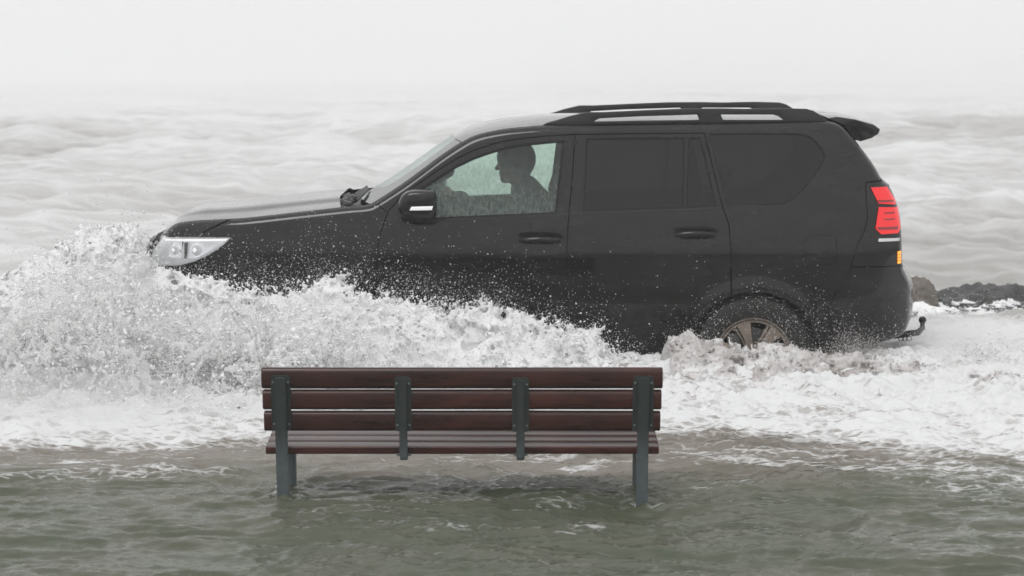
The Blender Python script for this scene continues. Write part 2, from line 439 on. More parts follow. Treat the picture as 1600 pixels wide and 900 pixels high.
def top_skin(name, p0, p1, material, parent, off=0., gap=.0025, extra=None, vr=1., nv=40, vlo=-1.):
    a, b = tix(p0), tix(p1); S = T[a:b + 1].copy()
    d0 = S[1, :2] - S[0, :2]; d1 = S[-1, :2] - S[-2, :2]
    S[0, :2] += d0 / np.linalg.norm(d0) * gap; S[-1, :2] -= d1 / np.linalg.norm(d1) * gap
    yb = HALF - g0(S[:, 0], S[:, 1]) - ER
    L_ = np.linspace(vlo, 1, nv + 1); v = (.5 * np.sin(L_ * math.pi / 2) + .5 * L_) * vr
    t = np.gradient(S[:, :2], axis=0); t /= np.linalg.norm(t, axis=1)[:, None]
    bulge = (1 - np.abs(v) ** 2.2)
    X = S[:, 0][:, None] - S[:, 2][:, None] * bulge + t[:, 1][:, None] * off; Z = S[:, 1][:, None] + S[:, 3][:, None] * bulge - t[:, 0][:, None] * off
    Y = yb[:, None] * v[None]
    if extra is not None:
        dz = extra(X, Y / yb[:, None]); Z = Z + dz
    n, m = X.shape; V = np.stack([X, Y, Z], 2).reshape(-1, 3)
    i, j = np.meshgrid(np.arange(n - 1), np.arange(m - 1), indexing='ij'); q = (i * m + j).ravel()
    Fq = np.stack([q, q + m, q + m + 1, q + 1], 1)[:, ::-1]
    return mesh_np(name, V, Fq, material, parent)

def both(fn):
    for s in (-1, 1): fn(s)

# -- panels ------------------------------------------------------
BELT = 333
WIN_F = [(641, 308), (660, 294.5), (687, 277), (713, 261), (740, 248), (767, 238.5), (793, 231), (820, 226.5), (850, 223.5), (881, 221), (879, 240), (868, 333), (760, 338), (643, 343)]
WIN_R = [(917.5, 217.5), (990, 216.3), (1068.5, 216), (1067, 324.5), (912, 329.5)]
WIN_V = [(1076, 216), (1094, 216), (1119, 321.5), (1073, 324)]
WIN_Q = [(1107, 209), (1180, 208), (1250, 208.5), (1264, 212), (1275, 221), (1286, 234), (1289.5, 243), (1287, 252), (1274.5, 273.5), (1255.5, 296), (1240, 311), (1226, 318.5), (1210, 320), (1135, 322.5)]
def grow(pts, d):
    P = np.array(pts, float); return [tuple(p) for p in offset_poly(P, -d)]
DOOR_TOP = [(1099, 208), (990, 209), (898, 210), (847, 213), (793, 219.5), (767, 226), (740, 235), (713, 248), (680, 269), (641, 296), (623, 311), (606, 331)]
H_F, H_R = (844, 377), (1087, 368)
dimples += [(*L(H_F), .14, .048, .010), (*L(H_R), .142, .048, .010)]
FUEL = [(1256, 372), (1261, 368), (1302, 367), (1307, 371), (1308, 408), (1303, 413), (1259, 413), (1255, 408)]
HEAD = [('T', (231, 407), (253, 369)), (262, 371.5), (361, 371.5), (355, 378), (347, 385), (325, 400), (300, 411), (280, 416), (255, 417), (236, 414)]

def make_side(s):
    P = lambda n, sp, m, par=car, **k: side_panel(n, sp, m, par, side=s, **k)
    P('body_side', [('T', (588, 314), (1380, 281)), (1352, 285), (1354, 315), (1356, 342), (1351, 360), (1342, 378), (1334, 400), (1330, 417), (1320, 435), (1300, 470), ('A', RW, 22, 110),
                    (1142, 417), (1142, 387), (1138.5, 349), (1129, 323), (1101, 209)] + DOOR_TOP + [(594, 324)], M['paint'], holes=[WIN_Q, FUEL])
    fl = P('fuel_flap', FUEL, M['paint'])
    P('fender', [('T', (588, 314), (362, 343)), (350, 348), (341, 352), (330, 357), (318, 364), (309, 371), (361, 371.5), (355, 378), (347, 385), (325, 400), (300, 411), (270, 418), (330, 452), ('A', FW, 150, 16),
                 (589, 540), (589, 405), (592, 373), (599, 351), (606, 331), (594, 324)], M['paint'])
    fd = P('front_door', [(606, 331)] + DOOR_TOP[::-1][1:-3] + [(898, 210), (895, 270), (889, 335), (884, 407), (885, 556), (589, 556), (589, 405), (592, 373), (599, 351)], M['paint'], holes=[grow(WIN_F, 2)])
    rd = P('rear_door', [(898, 210), (990, 209), (1100, 208), (1129, 323), (1138.5, 349), (1142, 387), (1142, 417), (1142, 458), ('A', RW, 112, 172), (1066, 556), (885, 556), (884, 407), (889, 335), (895, 270)], M['paint'], holes=[grow(WIN_R, 1.5), grow(WIN_V, 1.5)])
    for w, par, mt, nm in ((WIN_F, fd, 'glass', 'window_pane'), (WIN_R, rd, 'privacy', 'window_pane'), (WIN_V, rd, 'privacy', 'vent_pane'), (WIN_Q, car, 'privacy', 'quarter_window')):
        pn = P(nm, grow(w, 3), M[mt], par, off=.008, gap=0, flange=0, step=.06)
        P('window_seal', grow(w, 1.8), M['dark'], par, holes=[grow(w, -1.8)], off=.003, gap=0, flange=.004, step=.06)
    P('sill_trim', [('A', FW, 12, 0), (592, 590), (1066, 590), ('A', RW, 180, 172), (1064, 559), (592, 559)], M['trim'])
    P('bumper_corner', [(1330, 418), ('T', (1412, 415), (1376, 537)), (1300, 552), ('A', RW, 2, 22), (1300, 470), (1320, 435)], M['paint'], gap=.0015)
    P('front_bumper_corner', [('T', (264, 588), (231, 409)), (236, 415), (255, 418), (270, 419), (330, 453), ('A', FW, 150, 180), (375, 590)], M['paint'])
    P('hood_edge', [('T', (254, 368), (360, 343)), (349, 347), (341, 351), (330, 356), (318, 363), (309, 370.5), (262, 370.5)], M['paint'], gap=.002)
    lp = P('tail_panel', [(1353, 285), ('T', (1381, 283), (1412, 414)), (1331, 416), (1334, 400), (1342, 378), (1351, 360), (1356, 342), (1354, 315)], M['paint'], gap=.002)
    # frame below the gaps
    P('body_frame', [('T', (310, 345), (1411, 410)), (1320, 440), ('A', RW, 30, 176), (1066, 570), (592, 570), ('A', FW, 8, 150), (345, 430), (372, 392), (366, 370), (316, 366)], M['dark'], holes=[grow(w, 1.5) for w in (WIN_F, WIN_R, WIN_V, WIN_Q)], off=.022, gap=0, flange=.03, step=.035)
    # tail lamp
    tl = P('tail_light', [(1360.5, 293), (1386, 291.5), (1401, 314), (1399.5, 319.5), (1373, 318)], M['red'], off=-.006, gap=0, flange=.01)
    t2 = P('tail_light', [(1373, 323.5), (1404, 323.5), (1408, 356), (1403.5, 364), (1376.5, 366), (1368, 357)], M['red'], off=-.007, gap=0, flange=.01)
    for y0 in (331, 341): P('lens_rib', [(1381, y0 + 1), (1398, y0 - .5), (1397, y0 + 2), (1382, y0 + 3)], M['redlens'], t2, off=-.012, gap=0, flange=.006)
    P('lens_rib', [(1369, 355), (1404, 353.5), (1403, 358), (1373, 359)], M['redlens'], t2, off=-.0095, gap=0, flange=.004)
    P('lens_rib', [(1371, 312.5), (1396, 312), (1398, 315), (1373, 316)], M['redlens'], tl, off=-.0095, gap=0, flange=.004)
    P('chrome_strip', [(1373, 372.5), (1407, 371.5), (1406, 376), (1372, 377.5)], M['chrome'], off=-.006, gap=0, flange=.008)
    am = P('side_marker', [(1402.5, 393), (1408.5, 392), (1408.5, 411), (1402.5, 412)], M['amber'], off=-.006, gap=0, flange=.01)
    for y0 in (397, 401.5, 406): P('lens_rib', [(1402.5, y0), (1408.5, y0), (1408.5, y0 + 1), (1402.5, y0 + 1)], M['redlens'], am, off=-.008, gap=0, flange=.004)
    # headlamp: recessed bright bowl with modules, under a clear lens
    hl = P('headlight', HEAD, M['silver'], off=.05, gap=.002, flange=0, step=.05)
    P('light_frame', [(236, 411), (252, 374), (262, 374), (356, 374), (344, 384), (322, 398), (300, 408), (280, 413), (252, 414)], M['silver'], hl, holes=[[(262, 402), (270, 379), (283, 379), (283, 404)], [(287, 379), (342, 379), (327, 392), (308, 403), (287, 405)]], off=.02, gap=0, flange=.03, step=.05)
    P('light_guide', [(258, 373.5), (356, 373.5), (352, 376.5), (257, 376.5)], mat('white_light_guide', (.8, .8, .8), .3, Emission_Color=(1., 1., 1.), Emission_Strength=.7), hl, off=.012, gap=0, flange=.01)  # glow added to whiten the headlight
    for (cx, cy, r) in ((273, 392, .034), (307, 392, .042)):
        lx, lz = L((cx, cy)); bm = bmesh.new()
        add_lathe(bm, [(r * 1.15, .0), (r * 1.1, -.012), (r, -.014), (r * .97, 0), (r * .85, -.022), (r * .55, -.038), (.002, -.044)], 28)
        o = bm_obj('projector', bm, M['silver'], hl); o.location = (lx, s * (HALF - float(g0(lx, lz)) - .045), lz)
        if s > 0: o.rotation_euler.z = math.pi
    bm = bmesh.new(); a, b, c_, d_ = LL([(284, 378), (292, 378), (290, 409), (284, 410)])
    yy = -HALF + float(g0(*a)); add_prism(bm, [a, b, c_, d_], s * (HALF - float(g0(*a)) - .015), s * (HALF - float(g0(*a)) - .05)); bm_obj('divider', bm, M['trim'], hl)
    P('lens', HEAD, M['lens'], hl, off=.001, gap=.002, flange=0, step=.05)
    # wheel arch liner
    for c in wheel_c:
        bm = bmesh.new(); n = 26; r = ARCH / 247.8 + .004
        A = [bm.verts.new((c[0] + r * math.cos(t), s * (HALF - .03), c[1] + r * math.sin(t))) for t in np.linspace(-.25, math.pi + .25, n)]
        B = [bm.verts.new((v.co.x, s * (HALF - .36), v.co.z)) for v in A]
        for i in range(n - 1): bm.faces.new((A[i], B[i], B[i + 1], A[i + 1]))
        bm.faces.new(B); bm_obj('arch_liner', bm, M['dark'], car)
    # door handles
    for (hx, hy), par in ((H_F, fd), (H_R, rd)):
        bm = bmesh.new(); k = np.linspace(0, 1, 13); pts = []
        for t in k:
            x, z = L((hx - 31 + 62 * t, hy - 1.0 - 2.2 * math.sin(math.pi * t)))
            y = s * (HALF - float(g0(x, z)) + .003 + .026 * math.sin(math.pi * t) ** .5 - .006); pts.append((x, y, z))
        add_tube(bm, pts, [.010 + .010 * math.sin(math.pi * t) ** .4 for t in k], 14)
        bmesh.ops.scale(bm, vec=(1, 1, 1), verts=bm.verts)
        bm_obj('handle', bm, M['paint'], par)
        bm = bmesh.new(); x, z = L((hx + 21, hy - 2)); y = s * (HALF - float(g0(x, z)) + .013)
        add_box(bm, (x + .012, y, z), (.045, .022, .034), bev=.007); bm_obj('handle_cap', bm, M['paint'], par)
    # mirror
    ms = [(621, 326), (623, 314), (629, 304), (638, 298), (652, 296), (668, 296.5), (679, 298), (682.5, 304), (682.5, 320), (682, 336), (676, 343), (660, 344.5), (644, 342.5), (628, 336)]
    c = np.array(L((652, 320), -.18)); prof = np.array(LL(ms, -.18)); rings = []
    prof = spline(np.vstack([prof, prof[:1]]), .012)[:-1]
    bm = bmesh.new(); ys = [(-.300, .55), (-.297, .75), (-.285, .9), (-.26, .98), (-.2, 1.), (-.12, .97), (-.09, .9), (-.075, .75)]
    for y, k_ in ys:
        rings.append([bm.verts.new((c[0] + (p[0] - c[0]) * k_, s * (HALF - .10 - y - .02), c[1] + (p[1] - c[1]) * k_)) for p in prof])
    n = len(prof)
    for a, b in zip(rings, rings[1:]):
        for i in range(n): bm.faces.new((a[i], a[(i + 1) % n], b[(i + 1) % n], b[i]))
    bm.faces.new(rings[0]); bm.faces.new(rings[-1][::-1]); bmesh.ops.recalc_face_normals(bm, faces=bm.faces)
    mi = bm_obj('side_mirror', bm, M['paint'], car, sharp=60)
    bm = bmesh.new(); p = LL([(640, 328.5), (643, 322.5), (677, 321.5), (675, 328)], -.21); yo = HALF + .18 + .003
    add_prism(bm, p, s * yo, s * (yo - .03), .002); o = bm_obj('indicator', bm, M['silver'], mi)
    bm = bmesh.new(); q = [L((630, 338), -.02), L((655, 339), -.10)]
    add_tube(bm, [(q[0][0] + .0, s * (HALF - .08), q[0][1] - .01), (q[0][0] + .03, s * (HALF - .0), q[0][1] - .005), (q[1][0], s * (HALF + .10), q[1][1] + .005)], [.034, .028, .03], 12)
    bm_obj('mirror_arm', bm, M['trim'], mi)
    P('mirror_base', [(608, 331), (625, 313), (641, 300), (650, 300), (650, 342), (606, 347)], M['trim'], mi, off=-.004, gap=0, flange=.006)

    # belt strip
    for spec, par in (([(640, 343.5), (760, 339), (868, 334), (889, 332.5), (889, 336), (868, 338), (760, 342.5), (606, 350), (606, 346)], fd), ([(892, 331.5), (912, 330.5), (1067, 326), (1126, 322.8), (1127, 325.5), (1067, 329), (892, 334.5)], rd)):
        P('belt_strip', spec, M['trim'], par, off=-.003, gap=0, flange=.004)
    # roof rail
    out = [(848, 195), (856, 191), (868, 188), (890, 181), (916, 174.8), (942, 174.8), (1006, 171.8), (1067, 169.3), (1120, 169), (1165, 169.7), (1190, 169), (1218, 168.6), (1259, 169.7), (1270, 173), (1280, 179), (1294, 190.5)]
    sl1 = [(927, 189.7), (936, 184.8), (991, 181.8), (1089, 178.6), (1092, 187), (1010, 188)]
    sl2 = [(1125, 178.6), (1206, 178.6), (1215, 181), (1223.5, 187), (1129, 187)]
    ry = HALF - .70; inn = .235
    pr = lambda ps: [Vector(L(p, inn - .16)) for p in ps]
    Pq = pr(out + [(1200, 192), (1000, 194)]); V = list(Pq); E = [(i, (i + 1) % len(Pq)) for i in range(len(Pq))]; hs_ = []
    for h in (sl1, sl2):
        hp = pr(h); b = len(V); V += hp; E += [(b + i, b + (i + 1) % len(hp)) for i in range(len(hp))]; hs_.append(np.array([tuple(q) for q in hp]))
    vo, eo, fo, *_ = geometry.delaunay_2d_cdt(V, E, [], 0, 1e-6, False)
    va = np.array([tuple(q) for q in vo]); Pa = np.array([tuple(q) for q in Pq]); bm = bmesh.new()
    A = [bm.verts.new((v[0], -.022, v[1])) for v in va]; fs = []
    for f in fo:
        c_ = va[list(f)].mean(0)[None]
        if inside(c_, Pa)[0] and not any(inside(c_, h)[0] for h in hs_): fs.append(bm.faces.new([A[i] for i in f]))
    r_ = bmesh.ops.extrude_face_region(bm, geom=fs); bmesh.ops.translate(bm, verts=[e for e in r_['geom'] if isinstance(e, bmesh.types.BMVert)], vec=(0, .044, 0))
    bmesh.ops.recalc_face_normals(bm, faces=bm.faces)
    sharp = [e for e in bm.edges if len(e.link_faces) == 2 and e.calc_face_angle() > .9]
    bmesh.ops.bevel(bm, geom=sharp, offset=.006, segments=2, affect='EDGES', profile=.5)
    o = bm_obj('roof_rail', bm, M['trim'], car); o.location.y = s * (HALF - .245)

M['lens'] = glass('clear_lens', (.96, .97, .98), .22)
both(make_side)
# -- skins across the car
def hood_form(X, v):
    av = np.abs(v)
    ridge = .018 * (1 / (1 + np.exp((av - .62) / .035)) ) - .010 * (1 / (1 + np.exp((av - .30) / .06)))
    x_ = (X + 2.35) / .25
    return ridge * np.clip(x_, 0, 1)
top_skin('hood', (254, 368), (533, 322), M['paint'], car, extra=hood_form, nv=80, vr=.994)
top_skin('cowl', (534, 322), (575, 318), M['trim'], car, off=.035)
top_skin('windshield', (577, 317), (721, 222), M['shield'], car, vr=.985)
top_skin('roof', (722, 222), (1300, 191), M['paint'], car)
top_skin('tailgate', (1300, 191), (1352, 238), M['paint'], car)
top_skin('rear_window', (1352, 238), (1391, 292), M['privacy'], car, off=.003)
top_skin('tailgate', (1391, 292), (1411, 410), M['paint'], car)
top_skin('rear_bumper', (1411, 412), (1376, 537), M['paint'], car)
top_skin('grille', (231, 409), (253, 370), M['trim'], car, vr=.74)
for s in (-1, 1):
    for nm, mt, of in (('headlight', M['steel'], -.03), ('lens', M['lens'], 0.)):
        o = top_skin(nm, (231, 409), (253, 370), mt, car, nv=16, vlo=.76, off=of)
        if s < 0: o.data.transform(Matrix.Diagonal((1, -1, 1, 1))); o.data.flip_normals()
top_skin('front_bumper', (264, 588), (231, 407), M['paint'], car)
bm = bmesh.new()
for k in range(5):
    x, z = L((234 + k * 3.6, 402 - k * 6.5)); add_box(bm, (x - .085, 0, z), (.03, 1.05, .022), bev=.006)
bm_obj('grille_bar', bm, M['chrome'], car)
# wipers and their clutter in the cowl
bm = bmesh.new()
for y0 in (-.62, .02):
    x0, z0 = L((548, 322)); x0 -= .05 * (y0 > 0); z0 -= .03 * (y0 > 0)
    add_tube(bm, [(x0 - .02, y0, z0 + .0), (x0 + .01, y0 + .01, z0 + .03), (x0 + .03, y0 + .28, z0 + .045), (x0 + .05, y0 + .52, z0 + .05)], [.018, .014, .010, .007], 8)
    add_tube(bm, [(x0 + .02, y0 - .05, z0 + .02), (x0 + .05, y0 + .3, z0 + .045), (x0 + .05, y0 + .62, z0 + .05)], [.009, .012, .008], 8)
bm_obj('wiper', bm, M['iron'], car)
bm = bmesh.new(); x0, z0 = L((545, 321))
for i in range(9):
    y0 = -.78 + i * .05; add_box(bm, (x0 + random.uniform(-.05, .05), y0, z0 + random.uniform(.0, .03)), (.05, .03, .035), Matrix.Rotation(random.uniform(-1, 1), 3, 'Y'), bev=.006)
bm_obj('hinge', bm, M['steel'], car)
# spoiler
sp = LL([(1293, 183), (1306, 181), (1335, 185), (1362, 193), (1371, 200), (1369, 207), (1360, 214), (1344, 219.5), (1336, 217), (1325, 205), (1314, 192)], .25)
bm = bmesh.new(); n = len(sp); rings = []
for y, k_ in ((-.66, .90), (-.655, .97), (-.64, 1), (-.4, 1.03), (0, 1.06), (.4, 1.03), (.64, 1), (.655, .97), (.66, .90)):
    cx, cz = np.mean(sp, axis=0); rings.append([bm.verts.new((cx - .02 + (x - cx) * k_ + .03 * (1 - (y / .66) ** 2) * (x > cx), y, cz + (z - cz) * k_ + .012 * (1 - (y / .66) ** 2))) for x, z in sp])
for a, b in zip(rings, rings[1:]):
    for i in range(n): bm.faces.new((a[i], a[(i + 1) % n], b[(i + 1) % n], b[i]))
bm.faces.new(rings[0]); bm.faces.new(rings[-1][::-1]); bmesh.ops.recalc_face_normals(bm, faces=bm.faces)
bm_obj('spoiler', bm, M['paint'], car, sharp=40)
# underbody
bm = bmesh.new(); add_box(bm, (.0, 0, .40), (3.9, 1.2, .12)); add_box(bm, (.05, 0, .52), (4.3, 1.1, .1)); bm_obj('underbody', bm, M['dark'], car)
# tow ball
def tb(px, py):
    wx, wz = W(px, py, CAR_Y + .84); return (wx - XC, wz - ZC)
bm = bmesh.new(); y0 = -.10
q = [tb(1395, 524), tb(1418, 521), tb(1434, 519), tb(1441, 512), tb(1441, 503)]
add_tube(bm, [(x, y0, z) for x, z in q], [.022, .022, .022, .019, .015], 12)
bm_obj('tow_hook', bm, M['iron'], car)
bm = bmesh.new(); x, z = tb(1441, 499.5); bmesh.ops.create_uvsphere(bm, u_segments=20, v_segments=12, radius=.026, matrix=Matrix.Translation((x, y0, z))); bm_obj('tow_ball', bm, M['iron'], car)
bm = bmesh.new()
for k in range(3):
    x, z = tb(1407 + 6 * k, 528); add_tube(bm, [(x + .018 * math.cos(a), y0 - .02, z + .016 * math.sin(a)) for a in np.linspace(0, 2 * math.pi, 14)], .003, 6, False)
bm_obj('safety_chain', bm, M['iron'], car)

# -- wheels
def make_wheel():
    w = bpy.data.objects.new('wheel', None); COL.objects.link(w); w.parent = car
    bm = bmesh.new()
    add_lathe(bm, [(.235, -.11), (.25, -.122), (.29, -.135), (.335, -.137), (.36, -.128), (.378, -.112), (.386, -.09), (.388, -.04), (.388, .04), (.386, .09), (.378, .112), (.335, .137), (.25, .122), (.235, .11)], 72)
    for k in range(72):
        a = 2 * math.pi * k / 72
        for t, sk in ((-.085, .1), (-.03, -.1), (.03, .1), (.085, -.1)):
            add_box(bm, (.389 * math.cos(a + sk * .2), t, .389 * math.sin(a + sk * .2)), (.010, .045, .022), Matrix.Rotation(-a, 3, 'Y'))
    bm_obj('tyre', bm, M['rubber'], w)
    bm = bmesh.new()
    add_lathe(bm, [(.232, .10), (.225, -.06), (.228, -.10), (.240, -.118), (.246, -.120), (.245, -.112), (.233, -.10)], 72)
    add_lathe(bm, [(.228, -.105), (.222, -.112), (.214, -.106), (.212, -.08)], 72)
    add_lathe(bm, [(.07, -.05), (.068, -.075), (.05, -.082), (.036, -.082), (.034, -.09), (.002, -.092)], 32)
    bm_obj('rim', bm, M['rim'], w)
    for k in range(6):
        a = R(112 + 60 * k); bm = bmesh.new()
        # a broad spoke flaring to the rim with a grooved edge
        for (w0, w1, dy0, dy1) in ((.026, .066, -.085, -.104),):
            P4 = [(.045, -w0, -.080), (.12, -.036, -.096), (.218, -w1, -.108), (.218, .026, -.108), (.12, .014, -.096), (.045, w0 * .6, -.080)]
            top = [bm.verts.new((r * math.cos(a) - t * math.sin(a), y, r * math.sin(a) + t * math.cos(a))) for r, t, y in P4]
            bot = [bm.verts.new((v.co.x, v.co.y + .03, v.co.z)) for v in top]
            bm.faces.new(top); bm.faces.new(bot[::-1])
            for i in range(6): bm.faces.new((top[i], bot[i], bot[(i + 1) % 6], top[(i + 1) % 6]))
            P4 = [(.05, .018, -.072), (.12, .020, -.084), (.218, .034, -.096), (.218, .052, -.090), (.12, .032, -.080), (.05, .026, -.070)]
            top = [bm.verts.new((r * math.cos(a) - t * math.sin(a), y, r * math.sin(a) + t * math.cos(a))) for r, t, y in P4]
            bot = [bm.verts.new((v.co.x, v.co.y + .03, v.co.z)) for v in top]
            bm.faces.new(top); bm.faces.new(bot[::-1])
            for i in range(6): bm.faces.new((top[i], bot[i], bot[(i + 1) % 6], top[(i + 1) % 6]))
        bmesh.ops.recalc_face_normals(bm, faces=bm.faces)
        bmesh.ops.bevel(bm, geom=list(bm.edges), offset=.003, segments=2, affect='EDGES', profile=.5)
        bm_obj('spoke', bm, M['rim'], w)
    bm = bmesh.new(); add_lathe(bm, [(.17, -.02), (.17, -.035), (.06, -.035), (.06, -.05), (.01, -.05)], 40); add_box(bm, (-.12, -.04, .08), (.09, .05, .12), bev=.012)
    bm_obj('brake_disc', bm, M['steel'], w)
    for k in range(6):
        a = R(82 + 60 * k); bm = bmesh.new(); add_lathe(bm, [(.011, -.07), (.011, -.093), (.007, -.097), (.001, -.097)], 10)
        o = bm_obj('wheel_nut', bm, M['steel'], w); o.location = (.055 * math.cos(a), 0, .055 * math.sin(a))
    return w
w0 = make_wheel(); sets = [w0]
for i in range(3):
    c = w0.copy(); COL.objects.link(c); sets.append(c)
    for ch in list(w0.children):
        d = ch.copy(); COL.objects.link(d); d.parent = c
for w, (c, s) in zip(sets, ((wheel_c[0], -1), (wheel_c[1], -1), (wheel_c[0], 1), (wheel_c[1], 1))):
    w.location = (c[0], s * (HALF - .14), .388); w.rotation_euler = (0, 0, 0 if s < 0 else math.pi)

# -- cabin
def seat(name, x, y, wdt=.5):
    bm = bmesh.new(); rt = Matrix.Rotation(R(18), 3, 'Y')
    add_box(bm, (x, y, .72), (.52, wdt, .16), Matrix.Rotation(R(-6), 3, 'Y'), .05, 3)
    add_box(bm, (x + .30, y, 1.04), (.13, wdt * .96, .60), rt, .05, 3); s_ = bm_obj(name, bm, M['fabric'], car)
    bm = bmesh.new(); add_box(bm, (x + .42, y, 1.46), (.10, .27, .18), rt, .04, 3)
    for dy in (-.06, .06): add_tube(bm, [(x + .37, y + dy, 1.28), (x + .42, y + dy, 1.42)], .007, 6)
    bm_obj('headrest', bm, M['fabric'], s_); return s_
sx = L((835, 400))[0]
seat('front_seat', sx - .26, -.40); seat('front_seat', sx - .20, .40)
seat('rear_seat', sx + .85, 0, 1.35)
bm = bmesh.new(); dx = L((640, 340))[0]
add_box(bm, (dx - .12, 0, 1.13), (.5, 1.5, .26), bev=.07, seg=3); add_box(bm, (dx + .10, -.40, 1.24), (.22, .40, .10), bev=.04, seg=3); add_box(bm, (dx + .22, .38, 1.27), (.26, .3, .14), bev=.05, seg=3); add_box(bm, (dx + .35, 0, .85), (.9, .26, .35), bev=.04)
bm_obj('dashboard', bm, M['fabric'], car)
sw = Vector((L((703, 330))[0], -.40, 1.24)); ax = Vector((-.88, 0, -.47)).normalized(); u = Vector((0, 1, 0)); vv = ax.cross(u).normalized()
bm = bmesh.new(); ring = [sw + (u * math.cos(a) + vv * math.sin(a)) * .185 for a in np.linspace(0, 2 * math.pi, 33)]
add_tube(bm, ring, .014, 10, False)
for a in (0, math.pi, -math.pi / 2): add_tube(bm, [sw + ax * .03, sw + (u * math.cos(a) + vv * math.sin(a)) * .18], [.025, .012], 8)
add_tube(bm, [sw + ax * .02, sw + ax * .3], [.05, .035], 12)
bm_obj('steering_wheel', bm, M['fabric'], car)
bm = bmesh.new(); x, z = L((692, 270), .9); add_box(bm, (x, -.02, z), (.16, .26, .09), Matrix.Rotation(R(-30), 3, 'Y'), .035, 3); add_tube(bm, [(x, 0, z), (x - .02, 0, z + .09)], .012, 8)
bm_obj('rear_view_mirror', bm, M['fabric'], car)
bm = bmesh.new(); add_box(bm, (.3, 0, .60), (3.0, 1.5, .04)); bm_obj('cabin_floor', bm, M['dark'], car)
# ================================================================ the driver
def sdf_mesh(name, prims, lo, hi, h, material, parent, blend=.02):
    """prims: (a, b, radius a, radius b, squash) capsules; joined smoothly in order"""
    ax = [np.arange(lo[i], hi[i], h, dtype=np.float32) for i in range(3)]
    X, Y, Z = np.meshgrid(*ax, indexing='ij'); D = None
    for p in prims:
        a, b, ra, rb = np.array(p[0], float), np.array(p[1], float), p[2], p[3]; sc = np.array(p[4] if len(p) > 4 else (1, 1, 1), float); k = p[5] if len(p) > 5 else blend
        q = [(X - a[0]) / sc[0], (Y - a[1]) / sc[1], (Z - a[2]) / sc[2]]; d = (b - a) / sc; dd = float(d @ d) or 1e-9
        t = np.clip((q[0] * d[0] + q[1] * d[1] + q[2] * d[2]) / dd, 0, 1)
        e = np.sqrt(sum((q[i] - t * d[i]) ** 2 for i in range(3))) - (ra + (rb - ra) * t); e = (e * min(sc)).astype(np.float32)
        if D is None: D = e
        else:
            m = np.maximum(k - np.abs(D - e), 0) / k; D = np.minimum(D, e) - m * m * k * .25
    v, f = surface_nets(-D, lo, h)
    return mesh_np(name, v, f, material, parent)
hd = Vector((L((802, 256), .56)[0], -.38, L((802, 256), .56)[1]))
person = empty('person', car.matrix_basis @ Vector((hd.x + .12, -.38, .75)), 'driver in a dark jacket holding the steering wheel behind the misted front window', 'person')
person.rotation_euler = (ROLL, 0, 0)
off0 = Vector((hd.x + .12, -.38, .75 - 0))
rel = lambda x, y, z: (x - off0.x, y - off0.y, z - off0.z)
h_ = hd
def P3(px, py, dy): x, z = L((px, py), HALF - .0 + dy - .0); return (x, dy, z)
def pp(px, py, y): x, z = L((px, py), HALF + y); return rel(x, y, z)
head = [(rel(h_.x + .008, h_.y, h_.z + .028), rel(h_.x - .002, h_.y, h_.z + .02), .098, .092, (1, .82, 1.08)),
        (rel(h_.x - .03, h_.y, h_.z - .02), rel(h_.x - .045, h_.y, h_.z - .085), .062, .036, (1, .9, 1)),
        (rel(h_.x - .06, h_.y, h_.z - .088), rel(h_.x - .062, h_.y, h_.z - .092), .022, .02),
        (rel(h_.x - .088, h_.y, h_.z + .01), rel(h_.x - .108, h_.y, h_.z - .022), .010, .015, (1, 1, 1), .012),
        (rel(h_.x - .080, h_.y - .03, h_.z + .025), rel(h_.x - .080, h_.y + .03, h_.z + .025), .012, .012),
        (rel(h_.x - .084, h_.y - .018, h_.z - .052), rel(h_.x - .084, h_.y + .018, h_.z - .052), .009, .009, (1, 1, 1), .01),
        (rel(h_.x - .080, h_.y - .016, h_.z - .066), rel(h_.x - .080, h_.y + .016, h_.z - .066), .009, .009, (1, 1, 1), .01),
        (rel(h_.x + .012, h_.y - .083, h_.z + .012), rel(h_.x + .008, h_.y - .083, h_.z - .025), .020, .012, (1, .5, 1), .008),
        (rel(h_.x + .012, h_.y + .083, h_.z + .012), rel(h_.x + .008, h_.y + .083, h_.z - .025), .020, .012, (1, .5, 1), .008),
        (rel(h_.x + .03, h_.y, h_.z - .07), pp(822, 300, -.38), .062, .075)]
sh, el, wr = {}, {}, {}
body = list(head)
chest, pel = pp(838, 335, -.38), pp(856, 425, -.38)
body += [(pp(826, 308, -.38), chest, .07, .13, (.85, 1.25, 1), .06), (chest, pel, .135, .14, (.85, 1.2, 1), .05)]
arms = []
for s, e_px, hx in ((-1, (772, 362), -.17), (1, (768, 352), .15)):
    yS = -.38 + s * .19; a = pp(836, 322, yS); b = pp(*e_px, -.38 + s * .23); w_ = pp(716, 306, -.40 + hx)
    arms += [(a, b, .066, .048, (1, 1, 1), .03), (b, w_, .044, .028, (1, 1, 1), .02)]
    hnd = Vector(w_) + Vector((-.045, 0, .012)); body += [(w_, tuple(hnd), .026, .03, (1, .75, 1), .012)]
    for k in range(4):
        p0 = hnd + Vector((-.012, 0, .024 - .017 * k)); p1 = p0 + Vector((-.034 + .003 * k, -s * .004, .004)); p2 = p1 + Vector((-.012, -s * .026, -.006)); p3 = p2 + Vector((.018, -s * .012, -.004))
        body += [(tuple(p0), tuple(p1), .0095, .009, (1, 1, 1), .004), (tuple(p1), tuple(p2), .009, .0085, (1, 1, 1), .004), (tuple(p2), tuple(p3), .0085, .0075, (1, 1, 1), .004)]
    t0 = hnd + Vector((.0, -s * .02, .02)); t1 = t0 + Vector((-.022, -s * .018, .022)); body += [(tuple(t0), tuple(t1), .012, .010, (1, 1, 1), .006), (tuple(t1), tuple(t1 + Vector((-.026, 0, .008))), .010, .008, (1, 1, 1), .006)]
legs = []
